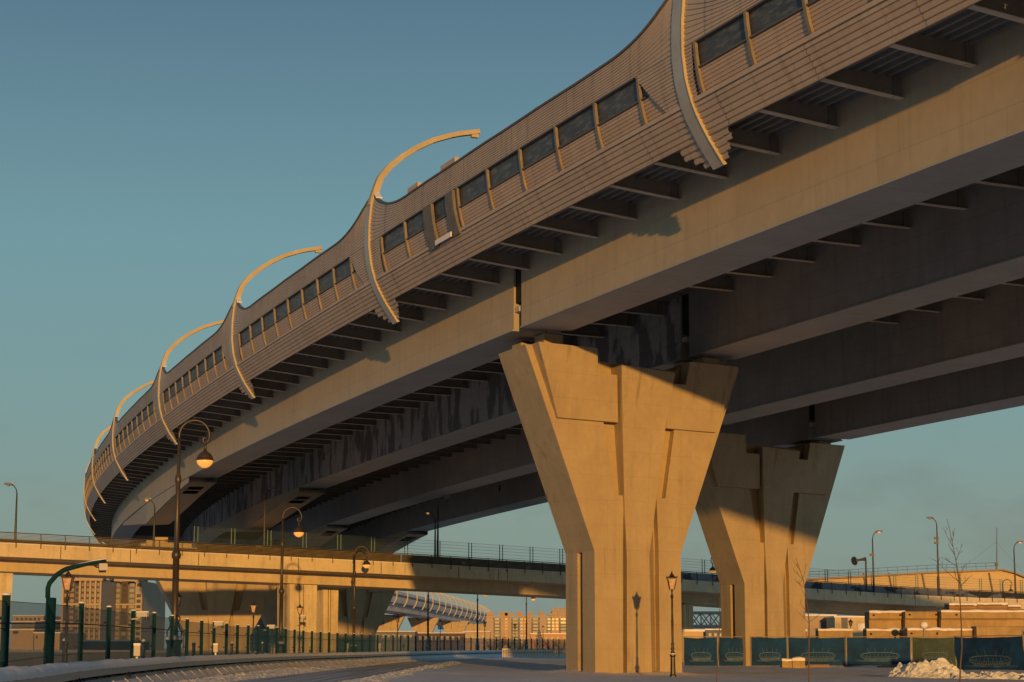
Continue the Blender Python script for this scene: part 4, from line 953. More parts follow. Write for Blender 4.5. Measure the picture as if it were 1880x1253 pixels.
# ------------------------------------------------------------------ banner fence, blocks, snow heap, saplings (right foreground)
def banner(label, p0, p1, h, tilt, m, prt=True, rot=0.0, gap=.05):
    p0, p1 = Vector(p0), Vector(p1); t = thing('banner_panel', label, 'banner fence', (p0 + p1) / 2, 'banner fence panels')
    x = (p1 - p0); wd = x.length; x.normalize(); up = Vector((0, -tilt, 1)).normalized() ; up = (up + x * rot).normalized(); nrm = x.cross(up)
    def Q(a, b, c=0.0): return p0 + x * a + up * b + nrm * c
    pm = MB()
    for a in (0.02, wd - .02): pm.tube([Q(a, -.05), Q(a, h + .03)], .035, 6)
    for b in (.05, h - .02): pm.tube([Q(0, b), Q(wd, b)], .025, 6)
    obj('frame', pm, 'hoard_post', t)
    for a in (.08, wd - .08):
        s = MB(); s.box(Q(a, -.06), .5, .3, .14); obj('foot_block', s, 'block', t)
    rows, uvs = [], []; NX, NZ = 22, 14; sd = p0.x * 1.7
    def wv(fx, fz): return .06 * noise.noise((fx * 7 - fz * 4 + sd, fz, 6)) + 1.9 * .03 * noise.noise((fx * 4 + sd, fz * 2, 1)) + .035 * noise.noise((fx * 2 + fz * 3 + sd, 0, 2)) + .02 * math.sin(fx * 9 + fz * 5 + sd) * (1 - fz)
    for j in range(NZ + 1):
        fz = j / NZ; row = []
        for i in range(NX + 1):
            fx = i / NX; sag = -.05 * math.sin(fx * math.pi) * fz + .03 * noise.noise((fx * 6 + sd, 9, fz))
            row.append(Q(gap + fx * (wd - 2 * gap), .08 + fz * (h - .14) + sag, .05 + wv(fx, fz)))
        rows.append(row)
    mb = MB(); mb.sheet(rows); bn = obj('banner_cloth', mb, m, t, True)
    if prt:
        pr = MB(); W_ = wd - 2 * gap
        def T(a, b): # a in -1..1 across print, b height in metres
            fx = .52 + a * .31; fz = b / h; return Q(gap + fx * W_, b, .075 + wv(fx, fz))
        def stroke(pts, w=.018):
            pts = [T(a, b) for a, b in pts]
            for k in range(len(pts) - 1): pr.bar(pts[k], pts[k + 1], w, .008, nrm)
        c = h * .27; s = h / 1.75
        el = lambda rx, rz, z0, a0=0, a1=2 * math.pi, n=20: [(rx * math.cos(a0 + (a1 - a0) * k / n), z0 + rz * math.sin(a0 + (a1 - a0) * k / n)) for k in range(n + 1)]
        stroke(el(1.0, .13 * s, c + .22 * s)); stroke(el(.9, .10 * s, c + .27 * s, 0, math.pi)); stroke(el(1.0, .16 * s, c + .13 * s, math.pi, 2 * math.pi)); stroke(el(.8, .12 * s, c - .02 * s, math.pi, 2 * math.pi))
        stroke([(-1.25, c - .1 * s), (1.25, c - .1 * s)]); stroke([(-1.1, c - .15 * s), (1.2, c - .15 * s)]); stroke([(-1.0, c + .22 * s), (-.8, c - .06 * s)]); stroke([(1.0, c + .22 * s), (.8, c - .06 * s)])
        for k in range(-8, 9): stroke([(k * .105, c + .10 * s - .06 * s * (1 - abs(k) / 9)), (k * .10 + .05, c - .10 * s), (k * .10 + .1, c + .06 * s)], .024)
        for k in range(-9, 10, 2): stroke([(k * .1, c + .22 * s - .12 * s * (1 - (k / 10) ** 2) ** .5), (k * .092, c + .33 * s - .05 * s)], .014)
        for a, l_ in ((-.55, -.1), (-.2, -.05), (.22, .05), (.55, .1)): stroke([(a, c + .33 * s), (a + l_ * 1.3, c + .62 * s)], .016)
        obj('stadium_print', pr, 'print', bn)
    return t
YB = 133.0
BP = [(1255, 1318, 'banner', 'blue banner panel immediately right of the nearest pier'), (1319, 1377.5, 'banner', 'narrow blue banner panel below the left edge of the second pier'), (1378.5, 1446, 'banner', 'blue banner panel left of the pair of strapped blocks'),
      (1447, 1553, 'banner', 'wide blue banner panel behind the pair of strapped blocks'), (1554, 1673, 'banner', 'widest blue banner panel, left of the greenish one'), (1675, 1756, 'banner_green', 'greenish worn banner panel behind the snow heap')]
for i, (u0, u1, mm, lb) in enumerate(BP):
    y0 = YB + (i % 2) * .35; banner(lb, (xat(u0, y0, 0), y0, .02), (xat(u1, y0 - .2, 0), y0 - .2, .02), 1.98, (.05, -.03, .04, .0, .06, .02)[i], mm)
banner('tilted blue banner panel nearest the right edge, leaning and closer to the viewer', (xat(1760, 110, 0), 110.4, -.15), (xat(1886, 106, 0), 106, -.12), 2.05, .02, 'banner', True, -.09)
banner('cut off banner panel at the right edge of the picture', (xat(1884, 108, 0), 108.6, 0), (xat(1990, 108, 0), 108.6, 0), 2.2, 0, 'banner', False)

def block(label, u0, u1, v0, v1, y, dp=1.6, m='block', cap=True, kind='plain', rz=0.0, group='stacked concrete blocks'):
    a = at(u0, v1, y); b = at(u1, v0, y); z0, z1 = a.z, b.z; w = b.x - a.x; h = z1 - z0
    t = thing('concrete_block', label, 'concrete block', ((a.x + b.x) / 2, y + dp / 2, z0), group)
    o = Vector((a.x, y, z0)); ca, sa = math.cos(rz), math.sin(rz)
    def Q(x, yy, z): return o + Vector((x * ca - yy * sa, x * sa + yy * ca, z))
    mb = MB(); c = min(.06, h * .12)
    if kind == 'plain': pf = [(0, 0), (0, h - c), (c, h), (dp - c, h), (dp, h - c), (dp, 0)]
    elif kind == 'ledge': pf = [(.22, 0), (.22, h * .55), (.06, h * .62), (0, h * .66), (0, h - c), (c, h), (dp - c, h), (dp, h - c), (dp, 0)]
    else: pf = [(.18, 0), (0, h * .5), (0, h * .75), (.25, h), (dp - .2, h), (dp, 0)]
    rows = [[Q(x, yy, z) for yy, z in pf] for x in (0, c, w - c, w)]
    if kind == 'plain':
        for i in (0, 3): rows[i] = [p + (Q(w / 2, dp / 2, h / 2) - p) * .02 for p in rows[i]]
    mb.sheet(rows, None, True); mb.add(rows[0], [tuple(range(len(pf)))]); mb.add(rows[-1], [tuple(range(len(pf) - 1, -1, -1))]); obj('body', mb, m, t)
    if kind == 'ledge':
        for fx in (.12, .86):
            hb = MB(); hb.box(Q(w * fx, -.004, h * .83), .16, .03, .14); obj('lifting_hole', hb, 'dark', t)
    if cap:
        rows = []; n = 14
        for i in range(n + 1):
            x = w * i / n; k = .08 + .10 * (noise.noise((x * 1.2 + u0, y, 3)) + .4); k = max(.02, k)
            d = .05 + .10 * max(0, noise.noise((x * 2.1 + u0, y, 8)))
            rows.append([Q(x, -.03, h - d), Q(x, -.05, h + k * .5), Q(x, .15, h + k), Q(x, dp - .2, h + k), Q(x, dp, h)])
        sn = MB(); sn.sheet(rows); sn.add(rows[0], [(0, 1, 2, 3, 4)]); sn.add(rows[-1], [(4, 3, 2, 1, 0)]); obj('snow_cover', sn, 'snow_cap', t, True)
    return t
block('left block of the strapped pair on the snow before the banners', 1436, 1454, 1212.5, 1231, 122, .8, cap=True, group='strapped pair of blocks')
block('right block of the strapped pair on the snow before the banners', 1455, 1478, 1212, 1231.5, 122, .8, cap=True, group='strapped pair of blocks')
block('long low block under a wavy snow cover just right of the second pier', 1424, 1482, 1158, 1200, 146, 1.5, 'block_red')
block('low block with snow cover left of the window building', 1503, 1566, 1157, 1200, 148, 1.5)
block('low block with a thick snow roll under the left end of the big ledged beam', 1592, 1660, 1157, 1200, 150, 1.6, kind='ledge')
block('snow topped low block with round holes in the middle of the stack', 1667, 1729, 1156, 1200, 148, 1.6, kind='ledge')
block('smooth low block right of the one with round holes', 1730, 1788, 1156.5, 1200, 148, 1.8)
block('long plank-like block at the lower right of the stack', 1793, 1960, 1150, 1200, 147, 1.8, 'block', False)
block('big ledged beam at the left end of the upper row', 1597, 1662, 1124, 1158, 156, 2.2, kind='ledge')
block('big ledged beam with lifting holes in the middle of the upper row', 1663, 1728, 1123, 1158, 155, 2.2, kind='ledge', cap=False)
block('big smooth beam at the right of the upper row', 1729, 1960, 1123, 1158, 154, 2.2, kind='ledge', rz=-.03)
block('rusty slab on top of the stack, left piece', 1743, 1793, 1110, 1124, 158, 2.0, 'block_red', True, 'slab')
block('rusty slab on top of the stack, middle piece', 1794, 1850, 1109, 1123, 158, 2.0, 'block_red', True, 'slab')
block('rusty slab on top of the stack, right piece', 1851, 1874, 1113, 1125, 158, 2.0, 'block_red', True, 'slab')

for lb, u, v, y, ln, rz in (('dark plank lying at the foot of the widest blue banner', 1632, 1229, 127, 1.5, .15), ('dark plank lying behind the strapped blocks', 1500, 1228, 128, 1.7, -.1), ('short offcut beside the greenish banner', 1668, 1230, 125, .7, .4)):
    c = at(u, v, y); c.z = .08; t = thing('timber_plank', lb, 'plank', c, 'planks by the banner fence'); m = MB(); m.box(c, ln, .22, .10, rz); m.box(c + Vector((.1, .08, .09)), ln * .8, .14, .07, rz + .08); obj('plank', m, 'block_red', t)
c = at(1696.5, 1160, 143); t = thing('snow_capped_post', 'thin post with a round cap of snow in front of the ledged beams', 'post', (c.x, c.y, 0)); m = MB(); m.lathe([(.09, -.2), (.09, c.z + .25)], (c.x, c.y, 0), 8); obj('post', m, 'hoard_post', t)
m = MB(); m.lathe([(.05, .2), (.22, .28), (.30, .45), (.24, .62), (.08, .70)], (c.x, c.y, c.z), 10); obj('snow_ball', m, 'snow_cap', t, True)
def heap(name, label, cx, cy, rx, ry, h, seed, n=70):
    m = MB(); vs = []
    for j in range(n + 1):
        for i in range(n + 1):
            x, y = -1 + 2 * i / n, -1 + 2 * j / n; r = math.hypot(x, y); b = max(0, 1 - r ** 1.7)
            p = Vector((x * rx, y * ry, 0)); k = noise.noise((p.x * .8 + seed, p.y * .8, 0)); k2 = noise.noise((p.x * 2.3 + seed, p.y * 2.3, 4)); k3 = abs(noise.noise((p.x * 4.5 + seed, p.y * 4.5, 9)))
            z = h * b ** .8 * (.75 + .5 * k) + (b > 0) * (.16 * k2 + .22 * k3) * min(1, b * 3) - .08
            vs.append((cx + p.x, cy + p.y, z))
    N_ = n + 1; m.add(vs, [(j * N_ + i, j * N_ + i + 1, (j + 1) * N_ + i + 1, (j + 1) * N_ + i) for j in range(n) for i in range(n)])
    return tag(obj(name, m, 'snow_lump'), label, 'snow heap')
c = at(1712, 1250, 84); heap('snow_heap', 'lumpy shovelled snow heap at the foot of the right sapling', c.x + .15, 86, 1.9, 2.3, .80, 3)
c = at(1840, 1250, 84); heap('snow_ridge', 'low ridge of shovelled snow running off the right edge', c.x + 1.0, 84, 4.2, 2.0, .26, 8)

def sapling(label, y, stem, branches, seed, r0=.035):
    rnd = random.Random(seed); p = [at(u, v, y) for u, v in stem]; b = p[0].copy(); b.z = -.1
    t = thing('sapling', label, 'sapling', (b.x, y, 0), 'bare young trees'); pts = [b + Vector((.0, 0, 0))] + p if p[0].z > 0 else p
    n = len(pts); m = MB(); m.tube(pts, [r0 * (1 - .8 * i / (n - 1)) for i in range(n)], 7); obj('trunk', m, 'bark', t, True)
    m = MB()
    def twig(a, b, r, dep):
        mid = (a + b) / 2 + Vector((rnd.uniform(-.05, .05), rnd.uniform(-.05, .05), rnd.uniform(-.03, .06))) * (b - a).length
        m.tube([a, mid, b], [r, r * .75, r * .4], 5)
        if dep:
            for _ in range(3):
                f = rnd.uniform(.3, .95); s = a + (b - a) * f; d = (b - a).normalized(); e = s + (d * .6 + Vector((rnd.uniform(-.7, .7), rnd.uniform(-.7, .7), rnd.uniform(-.1, .7)))).normalized() * (b - a).length * rnd.uniform(.2, .42)
                twig(s, e, r * .55, dep - 1)
    for (ua, va), (ub, vb), dy in branches: twig(at(ua, va, y), at(ub, vb, y) + Vector((0, dy, 0)), r0 * .33, 2)
    obj('branches', m, 'bark', t)
sapling('left sapling, thin and nearly straight, before the edge of the second pier', 66, [(1316, 1252), (1318, 1215), (1320.5, 1165), (1322, 1100), (1323, 1050), (1324.5, 1018)], [((1320, 1165), (1290, 1128), -.3), ((1322, 1105), (1310, 1074), .3), ((1322, 1090), (1330, 1052), .2)], 1, .022)
sapling('middle sapling with its twigs in front of the second pier', 64, [(1485, 1252), (1485, 1200), (1485.5, 1142), (1483, 1118), (1479, 1090), (1475, 1065), (1468, 1045), (1461, 1024)],
        [((1485, 1145), (1465, 1122), .2), ((1485, 1143), (1512, 1122), -.2), ((1484, 1128), (1466, 1108), -.3), ((1481, 1100), (1467, 1066), .3), ((1476, 1068), (1456, 1048), -.2), ((1474, 1062), (1481, 1040), .2), ((1470, 1050), (1457, 1030), .1), ((1477, 1080), (1461, 1068), 0)], 2, .026)
sapling('right sapling, tallest and branching widely, rising from the snow heap', 62, [(1762.5, 1252), (1763, 1225), (1766, 1190), (1765, 1150), (1763, 1110), (1760, 1065), (1757, 1040), (1751, 1010), (1745, 980), (1738.5, 953)],
        [((1762, 1070), (1712, 1030), -.4), ((1760, 1065), (1776, 1035), .3), ((1761, 1080), (1788, 1055), .2), ((1757, 1040), (1730, 1022), .3), ((1755, 1030), (1763, 1000), -.3), ((1750, 1005), (1736, 972), .2), ((1748, 995), (1751, 970), -.1), ((1754, 1022), (1742, 1000), .1), ((1760, 1070), (1748, 1048), -.3)], 3, .030)

# ------------------------------------------------------------------ hall, low buildings and truss on the right
def quad_prism(m, pts, dy):
    m.prism([Vector(p) for p in pts], [Vector(p) + Vector(dy) for p in pts])
Yh = 345.0
hb = thing('sports_hall', 'yellow lit hall with a long shallow curved roof at right', 'building', at(1700, 1090, Yh))
wl = [(1440, 1110), (1900, 1110), (1900, 1066), (1880, 1060), (1862, 1053), (1842, 1047), (1700, 1052), (1560, 1060), (1440, 1066)]
m = MB(); quad_prism(m, [at(u, v, Yh) for u, v in wl], (5, 40, 0)); obj('wall', m, 'bld_wall', hb)
rf = [(1440, 1064), (1560, 1058), (1700, 1050), (1842, 1044.5), (1864, 1050), (1882, 1057.5), (1905, 1066)]
m = MB(); rows = []
for u, v in rf:
    a = at(u, v, Yh - 1.2); rows.append([a, a + Vector((0, 0, -.28)), a + Vector((5, 44, -.28)), a + Vector((5, 44, .05))])
m.sheet(rows, None, True); m.add(rows[0], [(0, 1, 2, 3)]); m.add(rows[-1], [(3, 2, 1, 0)]); o = obj('roof', m, 'bld_roof', hb)
m = MB(); top = []
for u in range(1450, 1845, 18):
    v = np.interp(u, [a for a, b in rf], [b for a, b in rf]); a = at(u, v, Yh + 4); m.bar(a, a + Vector((0, 0, 1.1)), .06); top.append(a)
for dz in (.55, 1.1): m.tube([a + Vector((0, 0, dz)) for a in top], .03, 4)
obj('roof_railing', m, 'rail_brown', o)
for u in (1585, 1632, 1693, 1760, 1816):
    m = MB(); m.bar(at(u, 1052, Yh - .25), at(u + 8, 1095, Yh - .25), .22); obj('strut', m, 'rail', hb)
b = at(1830, 1046, Yh + 2); t = thing('antenna_mast', 'slender antenna mast with guy wires on the hall roof', 'antenna', b)
m = MB(); e = at(1830, 969, Yh + 2); m.tube([b, e], [.10, .05], 6); m.box(b + Vector((0, 0, .9)), .5, .5, .5); obj('pole', m, 'rail', t)
m = MB(); k = at(1829, 995, Yh + 2); m.tube([k, at(1766, 1044, Yh + 2)], .012, 4); m.tube([k, at(1878, 1052, Yh + 2)], .012, 4); obj('guy_wires', m, 'rail', t)

def plainbuilding(label, u0, u1, v0, v1, y, dp, m, wins=(), cat='building', name='low_building'):
    a = at(u0, v1, y); b = at(u1, v0, y); a.z = min(a.z, 0); t = thing(name, label, cat, ((a.x + b.x) / 2, y, 0), None)
    mb = MB(); mb.hexa([(a.x, y, a.z), (b.x, y, a.z), (b.x, y + dp, a.z), (a.x, y + dp, a.z), (a.x, y, b.z), (b.x, y, b.z), (b.x, y + dp, b.z), (a.x, y + dp, b.z)]); obj('wall', mb, m, t)
    mb = MB(); mb.box(((a.x + b.x) / 2, y + dp / 2, b.z + .1), b.x - a.x + .3, dp + .3, .2); obj('roof', mb, 'snow_cap', t)
    for w in wins:
        p, q = at(w[0], w[3], y), at(w[1], w[2], y); mb = MB(); mb.hexa([(x, yy, z) for z in (p.z, q.z) for x, yy in ((p.x, y - .05), (q.x, y - .05), (q.x, y + .1), (p.x, y + .1))]); o = obj(w[4] if len(w) > 4 else 'window', mb, w[5] if len(w) > 5 else 'win_pale', t)
    return t
plainbuilding('pale low building under the overpass right of the second pier', 1478, 1534, 1131, 1190, 300, 12, 'apt_light', [(1505, 1534, 1140, 1166, 'door', 'apt_grey')])
plainbuilding('low tan building with one window left of the big blocks', 1534, 1602, 1134, 1190, 292, 12, 'bld_wall', [(1575.5, 1588, 1145, 1158, 'window', 'snow_cap'), (1545, 1556, 1134.5, 1158, 'door', 'apt_grey')])
plainbuilding('flat yellow container standing between the two big piers', 1244, 1291, 1160, 1200, 180, 5, 'bld_wall', cat='container', name='container')
# truss footbridge between the big piers
Yt = 262.0; t = thing('truss_footbridge', 'pale lattice truss footbridge seen between the two big piers', 'footbridge', at(1290, 1160, Yt)); m = MB()
us = list(range(1215, 1381, 18))
for v in (1124.5, 1149): m.bar(at(us[0], v, Yt), at(us[-1], v, Yt), .25)
for i in range(len(us) - 1):
    m.bar(at(us[i], 1124.5, Yt), at(us[i + 1], 1149, Yt - .02), .14); m.bar(at(us[i], 1149, Yt), at(us[i + 1], 1124.5, Yt + .2), .14); m.bar(at(us[i], 1124.5, Yt + .1), at(us[i], 1149, Yt + .1), .16)
obj('near_truss', m, 'truss', t)
m = MB()
for v in (1126, 1149): m.bar(at(us[0], v, Yt) + Vector((0, 4, 0)), at(us[-1], v, Yt) + Vector((0, 4, 0)), .25)
for i in range(len(us) - 1): m.bar(at(us[i], 1124.5, Yt) + Vector((0, 4, 0)), at(us[i + 1], 1149, Yt) + Vector((0, 4, 0)), .14)
obj('far_truss', m, 'truss', t)
m = MB(); a, b = at(us[0], 1154, Yt), at(us[-1], 1154, Yt); m.hexa([a, b, b + Vector((0, 4.2, 0)), a + Vector((0, 4.2, 0))] + [p + Vector((0, 0, .35)) for p in (a, b, b + Vector((0, 4.2, 0)), a + Vector((0, 4.2, 0)))]); obj('deck', m, 'truss', t)
for u in (1225, 1345):
    m = MB(); a = at(u, 1154, Yt); m.box((a.x, Yt + 2, a.z / 2), .8, 3, a.z); obj('leg', m, 'apt_grey', t)

# ------------------------------------------------------------------ pale picket rail at the far end of the barrier
pk = thing('picket_railing', 'pale picket railing standing in the snow left of the nearest pier', 'railing', gx(985, 262), None)
Yp = 262.0; a, b = at(922, 1192, Yp), at(1040, 1192, Yp); m = MB()
for dz in (0, -1.15): m.bar(a + Vector((0, 0, dz)), b + Vector((3, 0, dz)), .09)
obj('rails', m, 'galv', pk)
for k, u in enumerate(np.arange(923, 1050, 2.9)):
    p = at(u, 1192, Yp); m = MB(); m.box((p.x, Yp, (p.z - .4) / 2), .13, .05, p.z + .4); obj('picket', m, 'ov_con', pk)
lw = thing('parapet_wall', 'low pale concrete wall behind the left part of the green fence', 'wall', gx(200, 120))
a, b = gx(-40, 112), gx(470, 190); h = zat(1198, 112); m = MB()
m.hexa([(a.x, a.y, -.3), (b.x, b.y, -.3), (b.x, b.y + .4, -.3), (a.x, a.y + .4, -.3), (a.x, a.y, h), (b.x, b.y, .82), (b.x, b.y + .4, .82), (a.x, a.y + .4, h)]); obj('wall', m, 'wall_pale', lw)
m = MB(); m.hexa([(a.x, a.y - .06, h), (b.x, b.y - .06, .82), (b.x, b.y + .46, .82), (a.x, a.y + .46, h), (a.x, a.y, h + .16), (b.x, b.y, .98), (b.x, b.y + .4, .98), (a.x, a.y + .4, h + .16)]); obj('snow', m, 'snow_cap', lw)

# ------------------------------------------------------------------ apartment blocks
def facade(label, name, u0, u1, v0, y, dp, bays, floors, m_wall, pal, vbase=1189.5, split=None, group=None, roofbits=True):
    """bays: list of (width share, wall material, window material or None)"""
    a = at(u0, vbase, y); b = at(u1, v0, y); z0, z1 = -2.0, b.z; W_ = b.x - a.x
    t = thing(name, label, 'apartment block', ((a.x + b.x) / 2, y + dp / 2, 0), group)
    tot = sum(w for w, _, _ in bays); x = a.x; nwin = 0; rest = MB(); fh = (z1 - z0 - 2.5) / floors; bal = MB()
    for w, mw, mwin in bays:
        x1 = x + W_ * w / tot; mb = MB(); off = {'apt_brick': .0, 'apt_grey': .12}.get(mw, -.25)
        mb.hexa([(X_, Y_, z) for z in (z0, z1 - (0 if mw != 'apt_grey' else .8)) for X_, Y_ in ((x, y + off), (x1, y + off), (x1, y + dp), (x, y + dp))]); obj('wall', mb, mw, t)
        if mwin:
            for f in range(floors):
                zc = z0 + 2.2 + fh * (f + .5); ww = (x1 - x) * .62; hh = fh * .62; xc = (x + x1) / 2
                mb = MB() if nwin < 98 else rest; mb.hexa([(X_, Y_, z) for z in (zc - hh / 2, zc + hh / 2) for X_, Y_ in ((xc - ww / 2, y + off - .06), (xc + ww / 2, y + off - .06), (xc + ww / 2, y + off + .1), (xc - ww / 2, y + off + .1))])
                if nwin < 98: obj('window', mb, mwin if (f * 7 + nwin) % 5 else 'win_pale', t)
                nwin += 1
        x = x1
    if rest.v: o = obj('window', rest, 'win', t); o['kind'] = 'stuff'
    for k in range(1, floors, 4):
        zc = z0 + 2.2 + fh * k; mb = MB(); mb.box(((a.x + b.x) / 2, y - .2, zc - .12), W_, .5, .35); obj('ledge', mb, pal, t)
    mb = MB()
    mb.box(((a.x + b.x) / 2, y - .15, z1 + .2), W_ + .6, 1.2, .6); obj('ledge', mb, pal, t)
    if roofbits:
        rnd = random.Random(u0); mb = MB()
        for k in range(9):
            w = rnd.uniform(2, 6) * W_ / 50; mb.box((a.x + W_ * (k + rnd.uniform(.2, .8)) / 9, y + dp * .3, z1 + rnd.uniform(.6, 1.6)), w, 3, rnd.uniform(1, 2.4))
        obj('roof_structures', mb, pal, t)
    return t
L3 = [(1, 'apt_light', None), (1.1, 'apt_brick', 'win_pale'), (.7, 'apt_light', None)]
facade('brown and cream apartment tower at left, seen under the overpass', 'apartment_tower', 110, 187, 1066, 430, 30, [(.5, 'apt_light', None), (.7, 'apt_brick', 'win'), (.5, 'apt_light', None), (1.4, 'apt_brick', 'win_pale'), (.9, 'apt_grey', 'win')] + [(.45, 'apt_light', None), (.75, 'apt_brick', 'win_pale')] * 4 + [(.4, 'apt_light', None)], 13, 'apt_light', 'apt_light')
facade('darker right wing of the apartment tower, next to the shaded pier', 'apartment_tower', 187, 262, 1067, 446, 30, [(1, 'apt_brick', 'win'), (.5, 'apt_light', None), (1.2, 'apt_grey', 'win_pale'), (1.0, 'apt_brick', 'win'), (1.2, 'apt_grey', 'win_pale'), (1, 'apt_light', 'win')], 13, 'apt_light', 'apt_light')
facade('small pale apartments seen between the wide pier and the dark slotted pier', 'apartment_block', 425, 475, 1124, 520, 30, [(.6, 'apt_light', None), (1, 'apt_brick', 'win_pale')] * 5, 9, 'apt_light', 'apt_light')
facade('pale apartments seen in the gap left of the plain lit overpass column', 'apartment_block', 523, 560, 1141, 540, 30, [(.6, 'apt_light', None), (1, 'apt_brick', 'win_pale')] * 4, 6, 'apt_light', 'apt_light')
facade('pale apartments seen right of the third hooked lamp pole', 'apartment_block', 634, 676, 1146, 560, 30, [(.6, 'apt_light', None), (1, 'apt_brick', 'win_pale')] * 4, 6, 'apt_light', 'apt_light')
facade('long far apartment block between the distant viaduct and the nearest pier', 'apartment_block', 893, 1060, 1133, 860, 40, [(1.2, 'apt_light', None), (1.2, 'apt_grey', 'win'), (.6, 'apt_light', None), (.7, 'apt_orange', 'win'), (.5, 'apt_light', None), (1.4, 'apt_grey', 'win_pale'), (.7, 'apt_light', 'win'), (.7, 'apt_orange', 'win'), (.6, 'apt_light', None), (1.4, 'apt_grey', 'win_pale'), (1.2, 'apt_light', None), (.8, 'apt_grey', 'win'), (.6, 'apt_light', 'win'), (.7, 'apt_orange', 'win'), (1.4, 'apt_grey', 'win_pale'), (.7, 'apt_orange', 'win'), (1, 'apt_grey', 'win_pale')], 10, 'apt_light', 'apt_light')
facade('taller far apartment block with stepped top just left of the nearest pier', 'apartment_block', 1014, 1075, 1122, 960, 40, [(1, 'apt_light', 'win_pale')] * 7, 11, 'apt_light', 'apt_light')
plainbuilding('low orange building beside the fir, before the far apartments', 974, 1064, 1164.5, 1195, 520, 14, 'apt_orange', [(978 + 11 * k, 983 + 11 * k, 1169, 1176) for k in range(7)])
for u0, u1, v0, y, m_, lb in ((556, 640, 1158, 700, 'apt_brick', 'long low brown block far behind the third hooked lamp'), (676, 762, 1160, 760, 'apt_grey', 'dark block standing in for the shaded piers behind the first distant lit pier'), (764, 852, 1163, 800, 'apt_brick', 'dark block standing in for the shaded piers behind the middle distant lit piers'),
                          (850, 900, 1160, 820, 'apt_light', 'pale low block behind the end of the distant viaduct'), (1296, 1345, 1157, 330, 'apt_grey', 'dark low block below the truss footbridge'), (1244, 1300, 1168, 345, 'apt_brick', 'brown low block behind the flat yellow container')):  # the two dark blocks are added for the shaded piers between lit ones
    plainbuilding(lb, u0, u1, v0, 1192, y, 20, m_, [(u0 + 5 + 10 * k, u0 + 10 + 10 * k, v0 + 6, v0 + 12, 'window', 'win_pale') for k in range(int((u1 - u0 - 5) / 10))])
plainbuilding('low tan shed at the far left behind the fence', 18, 62, 1157, 1195, 330, 20, 'apt_light', [(24, 34, 1159, 1164, 'window', 'win')])
plainbuilding('low tan shed with snow roof between two left fence posts', 62, 110, 1163, 1195, 325, 20, 'apt_light', [(66, 69, 1167, 1173, 'window', 'win'), (94, 97, 1166, 1172, 'window', 'win')])
plainbuilding('dark low warehouse behind the tan sheds at far left', 20, 64, 1143, 1195, 420, 30, 'apt_grey')
plainbuilding('far pale roofs on the horizon at left', 22, 80, 1131, 1195, 620, 40, 'apt_light', [(30 + 8 * k, 34 + 8 * k, 1135, 1139, 'window', 'win') for k in range(6)])
plainbuilding('red brick low building on the horizon left of the lantern', 74, 112, 1140, 1195, 560, 30, 'apt_brick')
plainbuilding('brown low garage left of the wide pier', 150, 250, 1178, 1198, 270, 10, 'apt_brick')

# ------------------------------------------------------------------ fir and bare bushes
t = thing('snowy_fir', 'snow dusted fir in front of the low orange building', 'fir', gx(990, 430)); rnd = random.Random(4)
b = gx(990, 430); H_ = zat(1157, 430); m = MB(); m.tube([b, b + Vector((0, 0, H_ * .95))], [.22, .03], 6); obj('trunk', m, 'bark', t)
m = MB()
for k in range(900):
    f = rnd.random() ** .8; z = H_ * (.06 + .94 * f); rr = (1 - f) * 1.75 * rnd.uniform(.3, 1.05); an = rnd.uniform(0, 6.283); c = b + Vector((rr * math.cos(an), rr * math.sin(an), z - rr * .22)); s = rnd.uniform(.1, .22)
    d = Vector((math.cos(an), math.sin(an), -.25)) * s * 1.6; w = Vector((-math.sin(an), math.cos(an), rnd.uniform(-.4, .4))) * s; m.add([c - d * .3, c + w, c + d, c - w], [(0, 1, 2, 3)])
obj('crown', m, 'needle', t)
def bush(label, u, y, h, w, seed):
    rnd = random.Random(seed); b = gx(u, y); t = thing('bare_bush', label, 'bush', b, 'bare bushes before the far apartments'); m = MB()
    for k in range(26):
        a = b + Vector((rnd.uniform(-.3, .3), rnd.uniform(-.3, .3), 0)); d = Vector((rnd.uniform(-w, w), rnd.uniform(-w, w), h * rnd.uniform(.6, 1))); mid = a + d * .5 + Vector((d.x * -.15, d.y * -.15, .2)); m.tube([a, mid, a + d], [.05, .035, .015], 4)
        for _ in range(5):
            f = rnd.uniform(.4, .95); s = a + d * f; m.tube([s, s + Vector((rnd.uniform(-.8, .8), rnd.uniform(-.8, .8), rnd.uniform(.2, .9)))], [.02, .01], 3)
    obj('stems', m, 'bark', t)
for i, (u, y, h, w) in enumerate(((905, 450, 3.2, 2.2), (918, 460, 4.2, 2.0), (938, 470, 3.6, 2.4), (955, 455, 3.0, 2.0), (1012, 440, 3.2, 2.4), (1030, 445, 3.0, 2.0))):
    bush(('bare bush at the very end of the distant viaduct', 'tallest bare bush before the far apartments', 'bare bush left of the last tall lamp pole', 'bare bush right behind the last tall lamp pole', 'bare bush right of the snowy fir', 'bare bush touching the edge of the nearest pier')[i], u, y, h, w, 20 + i)

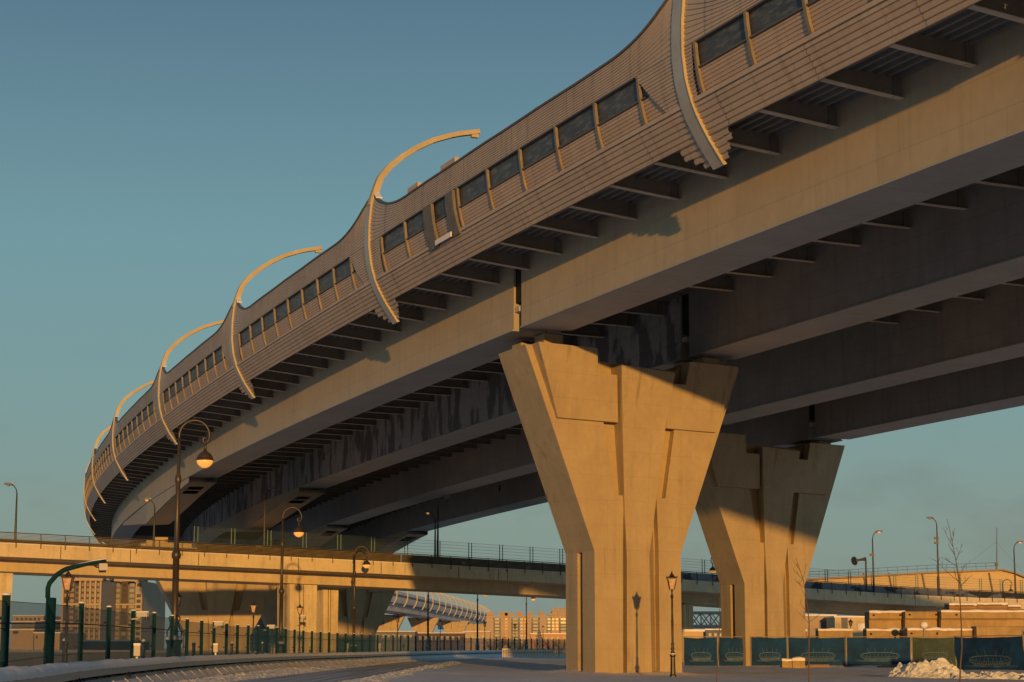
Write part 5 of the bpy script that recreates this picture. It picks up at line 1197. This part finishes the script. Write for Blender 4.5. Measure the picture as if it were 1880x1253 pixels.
# ------------------------------------------------------------------ distant viaduct (same kind, mirrored) seen under the overpass
kx = [(-75, 500), (-61, 620), (-49.4, 749), (-41, 880), (-33.2, 1036), (-25.4, 1170), (-18.8, 1290), (-17.0, 1350), (-20, 1420), (-30, 1500), (-52, 1590)]
px = np.interp(np.arange(500, 1590, 10.0), [a[1] for a in kx], [a[0] for a in kx]); py = np.arange(500, 1590, 10.0)
for _ in range(40): px[1:-1] = (px[:-2] + 2 * px[1:-1] + px[2:]) / 4
fS = np.concatenate([[0], np.cumsum(np.hypot(np.diff(px), np.diff(py)))])
FA = Axis(fS, px, py, np.full(len(fS), 15.6), np.arctan2(np.gradient(px, fS), np.gradient(py, fS)))
dv = thing('distant_viaduct', 'distant viaduct with pale arched ribs curving away under the overpass', 'viaduct', FA.P(400, 0, -15))
q0, q1 = 165.0, fS[-1] - 5; s = srange(q0, q1, 12)
mir = lambda z: -prof(z)
m = MB(); sweep(m, FA, s, [(mir(z), z) for z in (2.94, 3.5, LEDGE, WB, WT, 7.3)]); obj('noise_barrier', m, 'far_skin', dv)
m = MB(); sweep(m, FA, s, [(mir(z) + .06, z) for z in (WB, WT)]); obj('window_strip', m, 'glass_dark', dv)
m = MB(); sweep(m, FA, s, [(0, 0), (0, 3.2), (3.1, 3.2), (3.1, 4), (-30, 4), (-30, 3.2), (-10, 3.2), (-10, 0)], closed=True, cap=True); obj('deck', m, 'far_skin', dv)
for q in np.arange(q0 + 4, q1, 34.0):
    m = MB(); rows = []
    for z in np.linspace(2.0, 12.86, 22):
        t_ = mir(z); nx, nz = pnorm(z) if z < 12 else (-.2, .95)
        rows.append([FA.P(q - .28, t_, z), FA.P(q - .28, t_ - nx * .4, z + nz * .4), FA.P(q + .28, t_ - nx * .4, z + nz * .4), FA.P(q + .28, t_, z)])
    m.sheet(rows, None, True); a = FA.P(q, -2.2, 12.9); b = FA.P(q, -22, 10.2)
    m.tube([a, (a + b) / 2 + Vector((0, 0, 1.6)), b], .15, 5)
    obj('rib', m, 'far_rib', dv)
for i, (u, y, lb) in enumerate(((709, 850, 'first lit flared pier of the distant viaduct'), (775, 960, 'second lit flared pier of the distant viaduct'), (833, 1075, 'third lit flared pier of the distant viaduct'), (874, 1190, 'last lit flared pier of the distant viaduct'))):
    p = gx(u, y); pier(lb, (p.x - 2.7, p.y), R(4), R(3), -.1, 1.1, False, 'piers of the distant viaduct')
